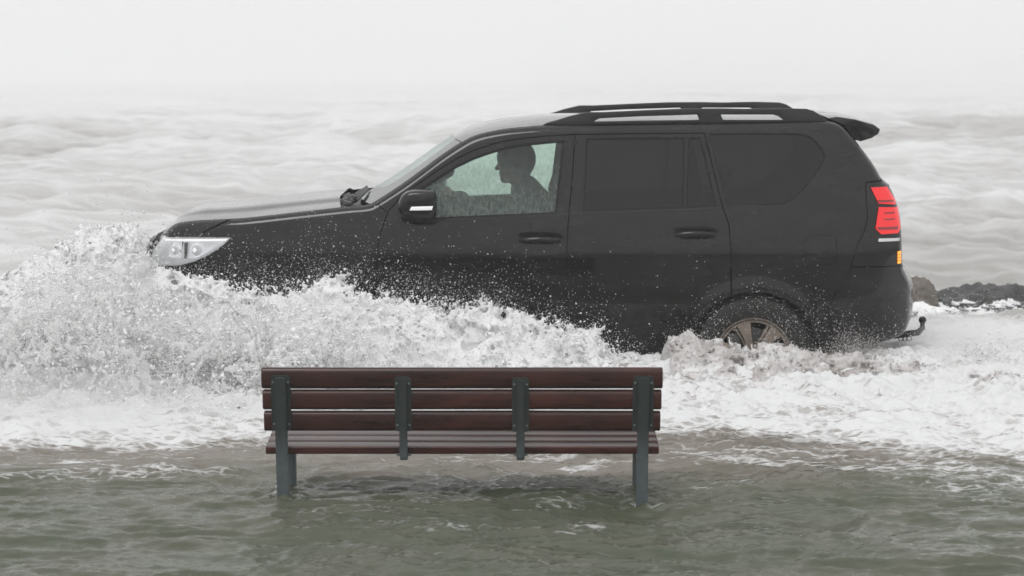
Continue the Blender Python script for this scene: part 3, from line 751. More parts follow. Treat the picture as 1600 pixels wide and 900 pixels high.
for s in (-1, 1):
    a = pp(856, 435, -.38 + s * .1); b = pp(742, 425, -.38 + s * .14); c = pp(690, 520, -.38 + s * .13)
    legs += [(a, b, .095, .065, (1, 1, 1), .03), (b, c, .062, .042, (1, 1, 1), .02), (c, (c[0] - .17, c[1], c[2] - .03), .04, .035, (1, 1, 1), .02)]
body += arms + legs
allp = np.array([q[i] for q in body for i in (0, 1)]); lo, hi = allp.min(0) - .2, allp.max(0) + .2
M['skin'] = mat('skin', (.13, .08, .062), .55, Subsurface_Weight=.1)
M['jacket'] = noisy(mat('dark_jacket', (.02, .024, .026), .85), 30, .4, .01)
M['hair'] = noisy(mat('dark_hair', (.02, .015, .012), .7), 150, .5, .004)
sdf_mesh('body', body, lo, hi, .0085, M['skin'], person)
cl = [(pp(820, 292, -.38), pp(826, 306, -.38), .082, .10, (1, 1.1, 1), .06), (pp(824, 304, -.38), chest, .10, .175, (.95, 1.25, 1), .06), (chest, pel, .155, .16, (.88, 1.2, 1), .05)]
for i in range(0, 4, 2):
    a, b = arms[i], arms[i + 1]; w_ = np.array(b[1]); e_ = np.array(b[0]); cl += [(a[0], a[1], .092, .072, (1, 1, 1), .05), (b[0], tuple(e_ + (w_ - e_) * .95), .070, .048, (1, 1, 1), .03)]
sdf_mesh('jacket', cl, lo, hi, .011, M['jacket'], person)
sdf_mesh('trousers', [(p[0], p[1], p[2] + .012, p[3] + .012, (1, 1, 1), .04) for p in legs if p[2] != .04], lo, hi, .013, M['jacket'], person)
hr = [(rel(h_.x + .026, h_.y, h_.z + .045), rel(h_.x + .004, h_.y, h_.z + .05), .122, .112, (1, .9, 1.0)), (rel(h_.x + .06, h_.y, h_.z + .0), rel(h_.x + .055, h_.y, h_.z - .055), .068, .055, (1, 1.2, 1), .03)]
sdf_mesh('hair', hr, (lo[0], lo[1], hr[1][1][2] - .1), hi, .009, M['hair'], person)

# ================================================================ the bench
BY = 9.7
def wood():
    m = mat('red_brown_bench_wood', (.04, .015, .013), .5, Coat_Weight=.9, Coat_Roughness=.22, Specular_IOR_Level=.0)
    n = N(m); tc = n('TexCoord').outputs['Object']; oi = n('ObjectInfo').outputs['Random']
    mp = n('Mapping', {'Vector': tc, 'Scale': (1.5, 22, 22)}); t = n('TexNoise', {'Vector': mp.outputs[0], 'Scale': 3., 'Detail': 8., 'Roughness': .65, 'Distortion': .6})
    big = n('TexNoise', {'Vector': n('Mapping', {'Vector': tc, 'Scale': (1, 3, 3)}).outputs[0], 'Scale': 4., 'Detail': 3.})
    s = n('Math', {0: t.outputs[0], 1: big.outputs[0]}, operation='ADD'); s2 = n('Math', {0: s.outputs[0], 1: .5}, operation='MULTIPLY')
    c = n('ValToRGB', {'Fac': s2.outputs[0]}); c.color_ramp.elements[0].position = .40; c.color_ramp.elements[1].position = .60
    c.color_ramp.elements[0].color = (.020, .0055, .0042, 1); c.color_ramp.elements[1].color = (.060, .018, .014, 1)
    hv = n('HueSaturation', {'Color': c.outputs[0], 'Value': n('MapRange', {'Value': oi, 'To Min': .85, 'To Max': 1.2}).outputs[0]})
    n.link(hv.outputs[0], n.b.inputs['Base Color'])
    n.link(n('MapRange', {'Value': t.outputs[0], 'From Min': .3, 'From Max': .7, 'To Min': .33, 'To Max': .6}).outputs[0], n.b.inputs['Roughness'])
    n.link(n('Bump', {'Height': t.outputs[0], 'Strength': .5, 'Distance': .003}).outputs[0], n.b.inputs['Normal']); return m
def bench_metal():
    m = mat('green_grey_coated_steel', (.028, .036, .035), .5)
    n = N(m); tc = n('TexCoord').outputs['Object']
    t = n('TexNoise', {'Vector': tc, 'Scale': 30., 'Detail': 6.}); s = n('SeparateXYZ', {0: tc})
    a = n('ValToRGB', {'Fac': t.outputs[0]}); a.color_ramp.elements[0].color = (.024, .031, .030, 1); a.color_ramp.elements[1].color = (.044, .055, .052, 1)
    # the coating turns lighter blue grey low on the legs
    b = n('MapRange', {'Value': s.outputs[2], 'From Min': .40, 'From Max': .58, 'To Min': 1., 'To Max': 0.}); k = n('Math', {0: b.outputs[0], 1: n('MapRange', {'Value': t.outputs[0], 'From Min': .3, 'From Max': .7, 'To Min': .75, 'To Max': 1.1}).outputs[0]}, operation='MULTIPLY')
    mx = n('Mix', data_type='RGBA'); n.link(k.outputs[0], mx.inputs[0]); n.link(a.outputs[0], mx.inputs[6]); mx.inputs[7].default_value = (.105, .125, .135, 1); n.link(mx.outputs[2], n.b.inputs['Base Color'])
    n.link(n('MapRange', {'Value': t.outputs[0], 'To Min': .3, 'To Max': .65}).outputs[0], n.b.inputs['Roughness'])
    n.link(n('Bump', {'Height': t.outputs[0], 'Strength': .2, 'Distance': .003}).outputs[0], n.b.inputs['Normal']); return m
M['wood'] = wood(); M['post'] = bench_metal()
bx, _ = W(721, 700, BY)
bench = empty('park_bench', (bx, BY, 0), 'park bench with red brown slats and dark posts standing in the flood', 'bench')
TILT = R(9)
def back_y(z): return -(z - .45) * math.tan(TILT)            # the back leans towards the camera with height
def bw(px, py, y=0.):                                          # bench-local x, z
    x, z = W(px, py, BY + y); return x - bx, z
def plank(nm, xl, xr, zt, zb, y, depth, tilt, parent, rad=.012):
    bm = bmesh.new(); h = zt - zb; n = 24
    prof = []
    for cx, cz, a0 in ((depth / 2 - rad, h / 2 - rad, 0), (-depth / 2 + rad, h / 2 - rad, 90), (-depth / 2 + rad, -h / 2 + rad, 180), (depth / 2 - rad, -h / 2 + rad, 270)):
        for k in range(5): a = R(a0 + 22.5 * k); prof.append((cx + rad * math.cos(a), cz + rad * math.sin(a)))
    rings = []
    xs = [xl, xl + .002, xl + .006] + list(np.linspace(xl + .1, xr - .1, n)) + [xr - .006, xr - .002, xr]
    for i, x in enumerate(xs):
        k = {0: .90, 1: .97}.get(min(i, len(xs) - 1 - i), 1.)
        j = noise3(np.array([x * 1.3]), np.array([y * 9 + zt * 7]), np.array([.5]), 4)[0] * .0012
        rings.append([bm.verts.new((x - (xl + xr) / 2, p * k, q * k + j)) for p, q in prof])
    for a, b in zip(rings, rings[1:]):
        for i in range(len(prof)): bm.faces.new((a[i], b[i], b[(i + 1) % len(prof)], a[(i + 1) % len(prof)]))
    bm.faces.new(rings[0]); bm.faces.new(rings[-1][::-1]); bmesh.ops.recalc_face_normals(bm, faces=bm.faces)
    o = bm_obj(nm, bm, M['wood'], parent); o.location = ((xl + xr) / 2, y, (zt + zb) / 2); o.rotation_euler = (tilt, 0, 0); return o
for (l, r, t, b) in ((408, 1035.5, 574.5, 608), (409.5, 1034, 609.6, 641.5), (411, 1032.5, 643.8, 675.8)):
    x0, zt = bw(l, t, -.05); x1, zb = bw(r, b, -.05); zc = (zt + zb) / 2
    plank('back_slat', x0, x1, zt, zb, back_y(zc) + .022, .042, R(3), bench, .020)
SS = R(-5.5)
xL, zs = bw(414.5, 697, .0); xR, _ = bw(1030, 697, .0); _, zsb = bw(1030, 708.3, 0.)
for k in range(4):
    yc = .055 + .103 * k; zc = zs - .0 + .103 * k * math.tan(-SS)
    plank('seat_slat', xL, xR, zc + .0475, zc - .0475, yc, .036, 0, bench, .006).rotation_euler = (R(90) - SS, 0, 0)
for o in [c for c in bench.children if c.name.startswith('seat_slat')]: o.location.z -= .017
def bolt(x, y, z, parent):
    bm = bmesh.new(); bmesh.ops.create_uvsphere(bm, u_segments=10, v_segments=6, radius=.0065); bmesh.ops.scale(bm, vec=(1, .5, 1), verts=bm.verts)
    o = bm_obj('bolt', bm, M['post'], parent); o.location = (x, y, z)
def post(xc, wt, wb, ztop, zplate, zend, full):
    bm = bmesh.new(); y = lambda z: back_y(z) - .0
    # the wide plate against the slats, its upper corners rounded
    def slab(w, z0, z1, d0, d1, rtop, taper=0):
        pts = [(-w / 2 + taper, z0), (w / 2 - taper, z0)] + ([(w / 2, z0 + taper)] if taper else []) + [(w / 2 - rtop + rtop * math.cos(a), z1 - rtop + rtop * math.sin(a)) for a in np.linspace(0, math.pi / 2, 5)] + [(-w / 2 + rtop - rtop * math.sin(a), z1 - rtop + rtop * math.cos(a)) for a in np.linspace(0, math.pi / 2, 5)] + ([(-w / 2, z0 + taper)] if taper else [])
        f = [bm.verts.new((xc + x, y(z) - d1, z)) for x, z in pts]; b = [bm.verts.new((xc + x, y(z) - d0, z)) for x, z in pts]
        fs = [bm.faces.new(f), bm.faces.new(b[::-1])]; n = len(pts)
        for i in range(n): fs.append(bm.faces.new((f[i], b[i], b[(i + 1) % n], f[(i + 1) % n])))
        bmesh.ops.recalc_face_normals(bm, faces=fs); bmesh.ops.bevel(bm, geom=list(fs[0].edges), offset=.003, segments=2, affect='EDGES')
    slab(wt, zplate, ztop, .0, .009, .018, .004)
    slab(wb, zend, ztop - .008, .0085, .040 if full else .028, .016, 0 if full else .008)
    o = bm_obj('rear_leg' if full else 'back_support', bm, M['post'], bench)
    for dz in (ztop - .034, zplate + .028):
        for sx in (-1, 1): bolt(xc + sx * (wt / 2 - .011), y(dz) - .010, dz, o)
    return o
posts = []
for (pl, pr_, ll, lr, pt, pb, full) in ((422, 455, 432, 450.5, 587, 673, 1), (616, 643, 624.5, 637, 589, 674.5, 0), (800, 826.5, 807, 820, 590.5, 675.5, 0), (989.5, 1021, 995.5, 1013, 588, 675, 1)):
    x0, zt = bw(pl, pt, -.08); x1, zp = bw(pr_, pb, -.04); a, ze = bw(ll, 716, -.02); b, _ = bw(lr, 716, -.02)
    post((x0 + x1) / 2, x1 - x0, b - a, zt, zp, ze if not full else -.02, full); posts.append(((x0 + x1) / 2, b - a, full))
for (xc, w_, full) in posts:
    bm = bmesh.new()
    add_box(bm, (xc, .195, zs - .052 + .017 * 1), (.05 if full else .036, .40, .022), Matrix.Rotation(-SS, 3, 'X'), .004)
    if not full:
        add_box(bm, (xc, .012, zs - .040), (.066, .03, .010), bev=.003)
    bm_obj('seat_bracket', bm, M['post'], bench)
    if full:
        bm = bmesh.new(); add_box(bm, (xc, .385, (zs - .04) / 2 - .01), (.044, .05, zs), bev=.004); add_box(bm, (xc, .2, .12), (.04, .36, .03), bev=.004)
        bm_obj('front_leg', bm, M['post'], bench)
# ================================================================ water, foam, rocks
FLOOD_Z = .22
def smooth(a, b, x): t = np.clip((x - a) / (b - a), 0, 1); return t * t * (3 - 2 * t)
def water_mat(name, near, mid, far, foam_col=(.68, .685, .69), far_foam=0.):
    """murky water with foam where the 'foam' attribute says; 'tint' chooses between the silt colours"""
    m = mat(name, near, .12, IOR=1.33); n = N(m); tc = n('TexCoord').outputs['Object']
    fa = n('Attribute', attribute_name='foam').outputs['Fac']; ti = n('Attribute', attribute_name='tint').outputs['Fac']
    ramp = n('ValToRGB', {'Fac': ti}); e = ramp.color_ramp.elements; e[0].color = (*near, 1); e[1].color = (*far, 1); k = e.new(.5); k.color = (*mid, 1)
    s = .12 if far_foam else 1.
    mp = n('Mapping', {'Vector': tc, 'Scale': (.45, 1.8, 1) if far_foam else (.7, 1.7, 1)}).outputs[0]
    t1 = n('TexNoise', {'Vector': mp, 'Scale': 6. * s, 'Detail': 12., 'Roughness': .76 if far_foam else .70, 'Distortion': .25})
    v = n('TexVoronoi', {'Vector': n('MixRGB', {'Fac': .12, 'Color1': mp, 'Color2': t1.outputs['Color']}).outputs[0], 'Scale': 15. * s}, feature='DISTANCE_TO_EDGE')
    lace = n('MapRange', {'Value': v.outputs['Distance'], 'From Min': .0, 'From Max': .22, 'To Min': .12 if far_foam else .17, 'To Max': -.04 if far_foam else -.07})
    a = n('Math', {0: t1.outputs[0], 1: lace.outputs[0]}, operation='ADD')
    th = n('Math', {0: fa, 1: a.outputs[0]}, operation='ADD')
    f = n('MapRange', {'Value': th.outputs[0], 'From Min': .72 if far_foam else .86, 'From Max': 1.3 if far_foam else 1.2}); f.clamp = True
    mix = n('Mix', data_type='RGBA'); n.link(f.outputs[0], mix.inputs[0]); n.link(ramp.outputs[0], mix.inputs[6]); mix.inputs[7].default_value = (*foam_col, 1)
    n.link(mix.outputs[2], n.b.inputs['Base Color'])
    n.link(n('MapRange', {'Value': f.outputs[0], 'To Min': .4 if far_foam else .06, 'To Max': .75}).outputs[0], n.b.inputs['Roughness'])
    w = n('TexNoise', {'Vector': n('Mapping', {'Vector': tc, 'Scale': (1, 2.0, 1)}).outputs[0], 'Scale': 24. * s, 'Detail': 5., 'Roughness': .55, 'Distortion': 1.2})
    hh = n('Math', {0: w.outputs[0], 1: n('Math', {0: f.outputs[0], 1: .6}, operation='MULTIPLY').outputs[0]}, operation='ADD')
    n.link(n('Bump', {'Height': hh.outputs[0], 'Strength': .45, 'Distance': .010 / s}).outputs[0], n.b.inputs['Normal'])
    return m
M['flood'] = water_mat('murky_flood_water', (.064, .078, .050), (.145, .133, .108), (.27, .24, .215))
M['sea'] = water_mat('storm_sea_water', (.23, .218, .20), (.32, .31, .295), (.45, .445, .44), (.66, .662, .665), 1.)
def grid_mesh(name, X, Y, Z, mtl, attrs, kind='structure'):
    n, m = X.shape; i, j = np.meshgrid(np.arange(n - 1), np.arange(m - 1), indexing='ij'); q = (i * m + j).ravel()
    o = mesh_np(name, np.stack([X, Y, Z], 2).reshape(-1, 3), np.stack([q, q + m, q + m + 1, q + 1], 1), mtl)
    if o.data.polygons[0].normal.z < 0: o.data.flip_normals()
    for k, a in attrs.items():
        at = o.data.attributes.new(k, 'FLOAT', 'POINT'); at.data.foreach_set('value', a.astype(np.float32).ravel())
    o['kind'] = kind; return o

def py_to_Y(py, z=FLOOD_Z): return F_PX * (CAM_H - z) / (py - HORIZON)
def foam_front(x):
    """distance at which the foam begins, across the road"""
    px = np.array([-400, 0, 120, 250, 400, 520, 700, 850, 960, 1060, 1200, 1350, 1500, 1600, 2000]); py = np.array([745, 735, 722, 728, 712, 700, 702, 702, 716, 707, 712, 722, 738, 745, 750])
    Yf = py_to_Y(py); return np.interp(x, (px - 800) / F_PX * Yf, Yf)
def flood(X, Y):
    d = Y - foam_front(X)
    foam = smooth(-.35, .55, d + .60 * fbm(X * 1.0, Y * 2.6, oct=5, seed=5, gain=.7)) * .60
    # wave field
    wx, wy = X + .25 * fbm(X * 1.3, Y * 1.3, oct=2, seed=9), Y + .25 * fbm(X * 1.3, Y * 1.3, oct=2, seed=12)
    big = fbm(wx * .9 + 3, wy * 1.7, oct=3, seed=1) * .04
    chop = fbm(wx * 2.0, wy * 5.2, oct=5, seed=2, ridge=True, gain=.52) * .040
    fine = fbm(wx * 9, wy * 20, oct=3, seed=3, ridge=True, gain=.45) * .0066
    swell = .02 * np.exp(-((Y - 9.55 - .22 * np.sin(X * 2.1 + .6) - .1 * np.sin(X * 5.3)) / .16) ** 2) * smooth(-1.5, -.6, X) * smooth(1.6, .6, X)
    Z = FLOOD_Z + big + chop + fine + swell
    Z = Z - .05 * np.exp(-((X - .60) / .3) ** 2 - ((Y - 9.6) / .35) ** 2)
    # water heaping and ringing round the bench legs
    for lx in (-1.035, .605):
        for ly in (9.7, 10.08):
            r = np.hypot(X - lx, (Y - ly) * .8); Z = Z + .010 * np.cos(r * 75) * np.exp(-(r / .16) ** 2) + .012 * np.exp(-(r / .05) ** 2)
            foam = np.maximum(foam, .50 * np.exp(-((r - .06) / .05) ** 2) * (.6 + .6 * fbm(X * 14, Y * 14, oct=2, seed=44)))
    # churned foam near the car
    fo = smooth(.0, .9, d)
    lump = fbm(X * 2.2, Y * 3.4, oct=5, seed=21, ridge=True, gain=.58) * .15 + fbm(X * 7, Y * 9, oct=4, seed=22, ridge=True, gain=.6) * .045
    Z = Z - .55 * smooth(15, 21.5, Y) + fo * (lump * (.45 + .55 * smooth(11.2, 12.8, Y)) * (.25 + .75 * smooth(15.2, 13.4, Y)) + .05 * smooth(11, 13, Y))
    foam = np.maximum(foam, smooth(.1, .6, d) * (.50 + .30 * smooth(.2, .9, lump / .08)) - .46 * smooth(-.05, .5, fbm(X * .9, Y * 4.6, oct=5, seed=35, gain=.62)) - .10 * smooth(1.2, .3, d) * smooth(-1., 1., X) - .22 * smooth(-.9, -1.8, X) * smooth(11.8, 12.3, Y) * smooth(13.6, 13.0, Y))
    # white crests in the open water: on the sharpest ridges only, and a few patches
    cr = chop / .040 + .6 * fbm(X * 5, Y * 7, oct=3, seed=31)
    foam = np.maximum(foam, smooth(.98, 1.35, cr) * .50 * smooth(.0, .35, fbm(X * .9, Y * 1.4, oct=2, seed=33)))
    for (px, py, rx, ry, amp) in ((215, 747, .18, .10, .62), (1145, 770, .22, .08, .5), (1255, 722, .35, .10, .55), (1100, 712, .3, .08, .5), (870, 722, .35, .12, .6), (930, 735, .3, .10, .6), (870, 800, .12, .10, .6), (500, 818, .14, .08, .52), (700, 850, .12, .1, .5), (910, 842, .14, .1, .54), (240, 750, .12, .05, .6), (1190, 728, .22, .07, .6), (1460, 768, .5, .07, .5), (1500, 758, .3, .05, .5), (1545, 745, .3, .08, .55)):
        Yc = py_to_Y(py); xc = (px - 800) / F_PX * Yc; r = ((X - xc) / rx) ** 2 + ((Y - Yc - .3 * (X - xc)) / ry) ** 2
        foam = np.maximum(foam, amp * (.62 + .5 * fbm(X * 6, Y * 9, oct=3, seed=43)) * np.exp(-r ** 2)); Z = Z + .02 * np.exp(-r) * (.5 + fbm(X * 9, Y * 12, oct=3, seed=41))
    q = np.exp(-((X - 4.3) / 1.) ** 2 - ((Y - 16.9 - .1 * np.sin(X * 3)) / .45) ** 2); foam = foam * (1 - .95 * q); Z = Z + .14 * q
    st = smooth(.30, .62, fbm(X * 1.3 + .5 * Y, Y * 7.5, oct=4, seed=45, ridge=True, gain=.55)); foam = np.maximum(foam, .47 * st * smooth(-1.9, -.1, d) * smooth(-.2, .35, fbm(X * .9, Y * 1.6, oct=2, seed=46)))
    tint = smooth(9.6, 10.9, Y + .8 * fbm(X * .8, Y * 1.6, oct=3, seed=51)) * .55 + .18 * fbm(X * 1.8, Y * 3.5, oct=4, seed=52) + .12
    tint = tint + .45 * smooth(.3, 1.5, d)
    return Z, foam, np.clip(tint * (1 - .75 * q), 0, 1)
Yr = np.concatenate([np.arange(7.6, 11.0, .0125), np.arange(11.0, 13.6, .0185), np.arange(13.6, 22.6, .06)])
xs = np.arange(-4.9, 4.91, .0175)
X, Y = np.meshgrid(xs, Yr); Z, foam, tint = flood(X, Y)
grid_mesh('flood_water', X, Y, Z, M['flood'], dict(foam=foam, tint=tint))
# calmer flood all round it
def ring(x0, x1, y0, y1, st):
    X, Y = np.meshgrid(np.arange(x0, x1 + st, st), np.arange(y0, y1 + st, st)); Z, fo, ti = flood(X, Y)
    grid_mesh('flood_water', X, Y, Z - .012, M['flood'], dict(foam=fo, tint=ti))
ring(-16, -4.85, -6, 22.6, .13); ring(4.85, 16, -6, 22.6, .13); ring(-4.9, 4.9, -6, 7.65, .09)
bm = bmesh.new()
add_box(bm, (0, -800, -1.6), (3200, 1642, .5)); add_box(bm, (0, 1600, -2.6), (3200, 3200, .4)); gnd = bm_obj('ground', bm, noisy(mat('sodden_grass', (.05, .06, .03), .8), 3, .3, .05), smooth=False); gnd['kind'] = 'structure'
bm = bmesh.new()
NX = 40
for i in range(NX):
    for j in range(16):
        x0, x1 = -40 + 2 * i, -38 + 2 * i; y0, y1 = -10 + 2 * j, -8 + 2 * j
        if y1 <= 16:
            f = bm.faces.new([bm.verts.new((x, y, .0 + .012 * (y - 10) * (y > 11))) for x, y in ((x0, y0), (x1, y0), (x1, y1), (x0, y1))])
bmesh.ops.remove_doubles(bm, verts=bm.verts, dist=.001)
rd_ = bm_obj('road', bm, noisy(mat('wet_asphalt', (.05, .05, .05), .4), 30, .4, .01)); rd_['kind'] = 'structure'; rd_.location.z = -.01

# the sea beyond the road
def sea_h(X, Y):
    D = Y - 20
    amp = smooth(20, 60, Y)
    wx = X + 3 * fbm(X * .06, Y * .06, oct=2, seed=61); wy = Y + 4 * fbm(X * .05, Y * .05, oct=2, seed=62)
    s1 = .9 * fbm(wx * .028 + 9, wy * .075, oct=4, seed=63, gain=.5) + .45 * fbm(wx * .045, wy * .11 + 4, oct=3, seed=69, ridge=True, gain=.5)
    s2 = .5 * fbm(wx * .13, wy * .28, oct=4, seed=64, ridge=True, gain=.6) + .58 * fbm(wx * .3, wy * .7, oct=5, seed=68, gain=.62)
    s3 = fbm(wx * .6, wy * 1.1, oct=3, seed=65, ridge=True, gain=.5)
    far = 1 / (1 + (Y / 260) ** 2)
    Z = -.25 + (s1 * 1.9 * (.35 + .65 * amp) + s2 * .62 + s3 * .16) * (.35 + .65 * far)
    fo = -.02 + .66 * s1 + .30 * s2 + .15 * s3 + .34 * fbm(wx * .05, wy * .16, oct=3, seed=66) + .17 + .34 * smooth(32, 130, Y) - .15 * smooth(0, 6, X)  # extra far foam paints in distance haze; less foam to the right
    cap = np.exp(-((Y - 27 - 1.5 * np.sin(X * .3)) / 2.6) ** 2) * smooth(.0, .5, fbm(wx * .35, wy * .8, oct=5, seed=75, gain=.65)); fo = fo + .55 * cap; Z = Z + .25 * cap
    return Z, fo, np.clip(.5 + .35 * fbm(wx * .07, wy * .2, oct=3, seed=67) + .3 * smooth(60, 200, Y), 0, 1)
t = np.linspace(0, 1, 430); Ys = 21.5 * (1450 / 21.5) ** t
u = np.linspace(-1, 1, 400); u = u * (.30 + .75 * u ** 2)
Y2, U = np.meshgrid(Ys, u, indexing='ij'); X2 = U * (Y2 + 4)
Z2, f2, t2 = sea_h(X2, Y2)
Z2 = Z2 - .35 * smooth(26, 21.5, Y2)
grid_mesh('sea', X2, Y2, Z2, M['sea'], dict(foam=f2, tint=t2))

# boulders of the sea wall
M['rock'] = noisy(mat('wet_grey_rock', (.05, .05, .052), .45), 4, .8, .08, cvar=((.018, .019, .021), (.075, .074, .07)))
M['rock2'] = noisy(mat('brown_rock', (.16, .14, .12), .6), 5, .8, .08, cvar=((.09, .08, .068), (.20, .175, .15)))
def rock(px, py, Y, sx, sy, sz, seed, mt, label):
    bm = bmesh.new(); bmesh.ops.create_icosphere(bm, subdivisions=5, radius=1)
    rr = random.Random(seed); pl = [(Vector((rr.gauss(0, 1), rr.gauss(0, 1), rr.gauss(0, .8))).normalized(), rr.uniform(.62, .9)) for _ in range(11)]
    for v in bm.verts:
        for nn, d in pl:
            e = v.co.dot(nn) - d
            if e > 0: v.co -= nn * e * .92
    P = np.array([v.co[:] for v in bm.verts]); q = fbm(P[:, 0] * 2.4 + seed, P[:, 1] * 2.4, P[:, 2] * 2.4, oct=5, seed=70, ridge=True, gain=.62) - .2
    for v, k in zip(bm.verts, q): v.co *= 1 + .24 * k; v.co.x *= sx; v.co.y *= sy; v.co.z *= sz
    o = bm_obj('rock', bm, mt, sharp=28); x, z = W(px, py - 2, Y); o.location = (x, Y, z - sz * .72); o.rotation_euler.z = rr.uniform(0, 6)
    tag(o, label, 'rock', 'rocks along the edge of the sea')
rock(1432, 447, 19.2, .16, .2, .22, 3, M['rock2'], 'small brown rock poking out of the foam directly behind the car bumper')
rock(1524, 458, 20.6, .46, .4, .40, 5, M['rock'], 'tallest dark wet rock in the surf right of the car')
rock(1470, 472, 20.9, .22, .3, .30, 8, M['rock'], 'low dark rock between the brown rock and the tallest dark rock')
rock(1582, 470, 20.4, .38, .4, .36, 12, M['rock'], 'dark spray covered rock at the far right of the surf')
rock(1655, 470, 20.8, .5, .4, .4, 15, M['rock'], 'dark rock in the surf outside the right edge')
# a green backwash standing up behind the car
M['foamw'] = None
# ================================================================ splashes
def spray_mat(name, col, trans=.3, rough=.6):
    m = bpy.data.materials.new(name); m.use_nodes = True; n = N(m); b = n.b
    b.inputs['Base Color'].default_value = (*col, 1); b.inputs['Roughness'].default_value = rough; b.inputs['IOR'].default_value = 1.33
    out = m.node_tree.nodes['Material Output']; tl = n('BsdfTranslucent', {'Color': (*col, 1)})
    mx = n('MixShader', {0: trans, 1: b.outputs[0], 2: tl.outputs[0]}); n.link(mx.outputs[0], out.inputs[0])
    t = n('TexNoise', {'Vector': n('TexCoord').outputs['Object'], 'Scale': 60., 'Detail': 6., 'Roughness': .7})
    n.link(n('Bump', {'Height': t.outputs[0], 'Strength': .2, 'Distance': .008}).outputs[0], b.inputs['Normal'])
    return m
M['spray'] = spray_mat('white_spray', (.965, .966, .97))
M['silt'] = spray_mat('silty_splash', (.87, .845, .83), .35, .3)
n = N(M['silt']); t = n('TexNoise', {'Vector': n('TexCoord').outputs['Object'], 'Scale': 3.4, 'Detail': 7., 'Roughness': .6, 'Distortion': 1.})
c = n('ValToRGB', {'Fac': t.outputs[0]}); c.color_ramp.elements[0].position = .36; c.color_ramp.elements[1].position = .60
c.color_ramp.elements[0].color = (.54, .505, .49, 1); c.color_ramp.elements[1].color = (.90, .89, .885, 1)
n.link(c.outputs[0], n.b.inputs['Base Color']); n.link(c.outputs[0], [q for q in n.t.nodes if q.type == 'BSDF_TRANSLUCENT'][0].inputs[0])
CY = CAR_Y
M['drop'] = spray_mat('flying_drop_water', (1., 1., 1.), .5, .3)
n = N(M['drop']); o_ = n.t.nodes['Material Output']; s_ = o_.inputs[0].links[0].from_socket
n.link(n('MixShader', {0: .30, 1: s_, 2: n('BsdfTransparent').outputs[0]}).outputs[0], o_.inputs[0])
def crest(pts, Yc):
    a = np.array([W(p[0], p[1], Yc) for p in pts]); return lambda x: np.interp(x, a[:, 0], a[:, 1])
S1 = crest([(-300, 500), (-60, 472), (0, 456), (60, 436), (100, 410), (150, 394), (190, 380), (222, 398), (250, 440), (300, 450), (360, 452), (430, 454), (500, 446), (530, 440), (560, 456), (640, 468), (700, 478), (760, 488), (820, 503), (880, 514), (940, 543), (1000, 574), (1035, 600), (1060, 640), (1100, 665), (1200, 670)], 13.0)
def splash_field(x0, x1, y0, y1, z0, z1, h, E, amp, seed, sc=1., lig=0., reach=.16, solid=True):
    """solid broken water under the envelope E, and torn sheets and strings reaching above it"""
    ax = [np.arange(a, b, h, dtype=np.float32) for a, b in ((x0, x1), (y0, y1), (z0, z1))]
    X, Y, Z = np.meshgrid(*ax, indexing='ij'); e = E(X[:, :, 0], Y[:, :, 0])[:, :, None] - Z
    D = np.full(X.shape, -1., np.float32); near = (e > -reach - .10) & (e < .26); D[e >= .26] = 1
    x, y, z, e = X[near], Y[near], Z[near], e[near]
    wx = x + .06 * noise3(x * 4, y * 4, z * 4, seed + 40); wz = z + .06 * noise3(x * 4, y * 4, z * 4, seed + 41)
    n1 = fbm(wx * 3.0 * sc, y * 3.0 * sc, wz * 3.0 * sc, oct=2, seed=seed)
    n2 = fbm(wx * 9 * sc, y * 9 * sc, wz * 9 * sc, oct=4, seed=seed + 7, ridge=True, gain=.66)
    d = e / .16 + amp * (n1 * .9 + (n2 - .12) * 1.5)
    if not solid: d[:] = -1
    if lig:
        m = (d < .4) & (e > -reach - .1); xa, ya, za = wx[m], y[m], wz[m]
        f = 6.5 * sc; A = noise3(xa * f, ya * f, za * f * .8, seed + 50) + .45 * noise3(xa * f * 2.6, ya * f * 2.6, za * f * 2.2, seed + 51); B = noise3(xa * f, ya * f, za * f * .8, seed + 60) + .45 * noise3(xa * f * 2.6, ya * f * 2.6, za * f * 2.2, seed + 61)
        up = np.clip(-e[m] / reach, 0, 1)
        string = (.16 * lig * (1 - .5 * up) - np.hypot(A, B)); sheet = (.045 * lig * (1 - 1.1 * up) - np.abs(A)) * 1.2
        env = (e[m] + reach * ((.55 + .9 * n1[m]) if solid else (.30 + 1.6 * n1[m]))) / .05
        d[m] = np.maximum(d[m], np.minimum(np.maximum(string, sheet) * 8, env))
    D[near] = d
    for sl in ((0,), (-1,)):
        D[sl[0], :, :] = -1; D[:, sl[0], :] = -1; D[:, :, sl[0]] = -1
    return surface_nets(D, (x0, y0, z0), h)
def E1(x, y):
    s = S1(x); base = .26; left = smooth(-2.0, -2.7, x)
    r = 13.08 + .12 * np.sin(x * 2.3) - .15 * left
    wf = .34 + .05 * left; wb = .22 + .9 * left
    w = np.where(y < r, wf, wb); top = base + (s - base) * (.97 + .0 * x)
    return base + (top - base) * np.exp(-(np.abs(y - r) / w) ** 2.2) - .10
v, q = splash_field(-3.75, 1.25, 11.8, 13.54, .14, 1.25, .0155, E1, 1.0, 3, 1., 1.25, .21)
print('bow splash', len(q)); VB = v
o = mesh_np('bow_splash', v, q, M['spray']); tag(o, 'white bow splash thrown up along the front of the car', 'splash', kind='stuff')
def Es(x, y):
    return .24 + (S1(x) - .30) * np.exp(-(np.abs(y - 12.45) / .45) ** 3) * smooth(.3, -1.4, x) - .16
v, q = splash_field(-3.75, .3, 11.85, 12.95, .16, 1.2, .0145, Es, 1., 44, 1.3, 1.1, .22, False)
print('sheets', len(q)); VS = v
o = mesh_np('thrown_sheets', v, q, M['drop']); tag(o, 'torn sheets and strings of white water thrown forward left of the bench', 'splash', kind='stuff')
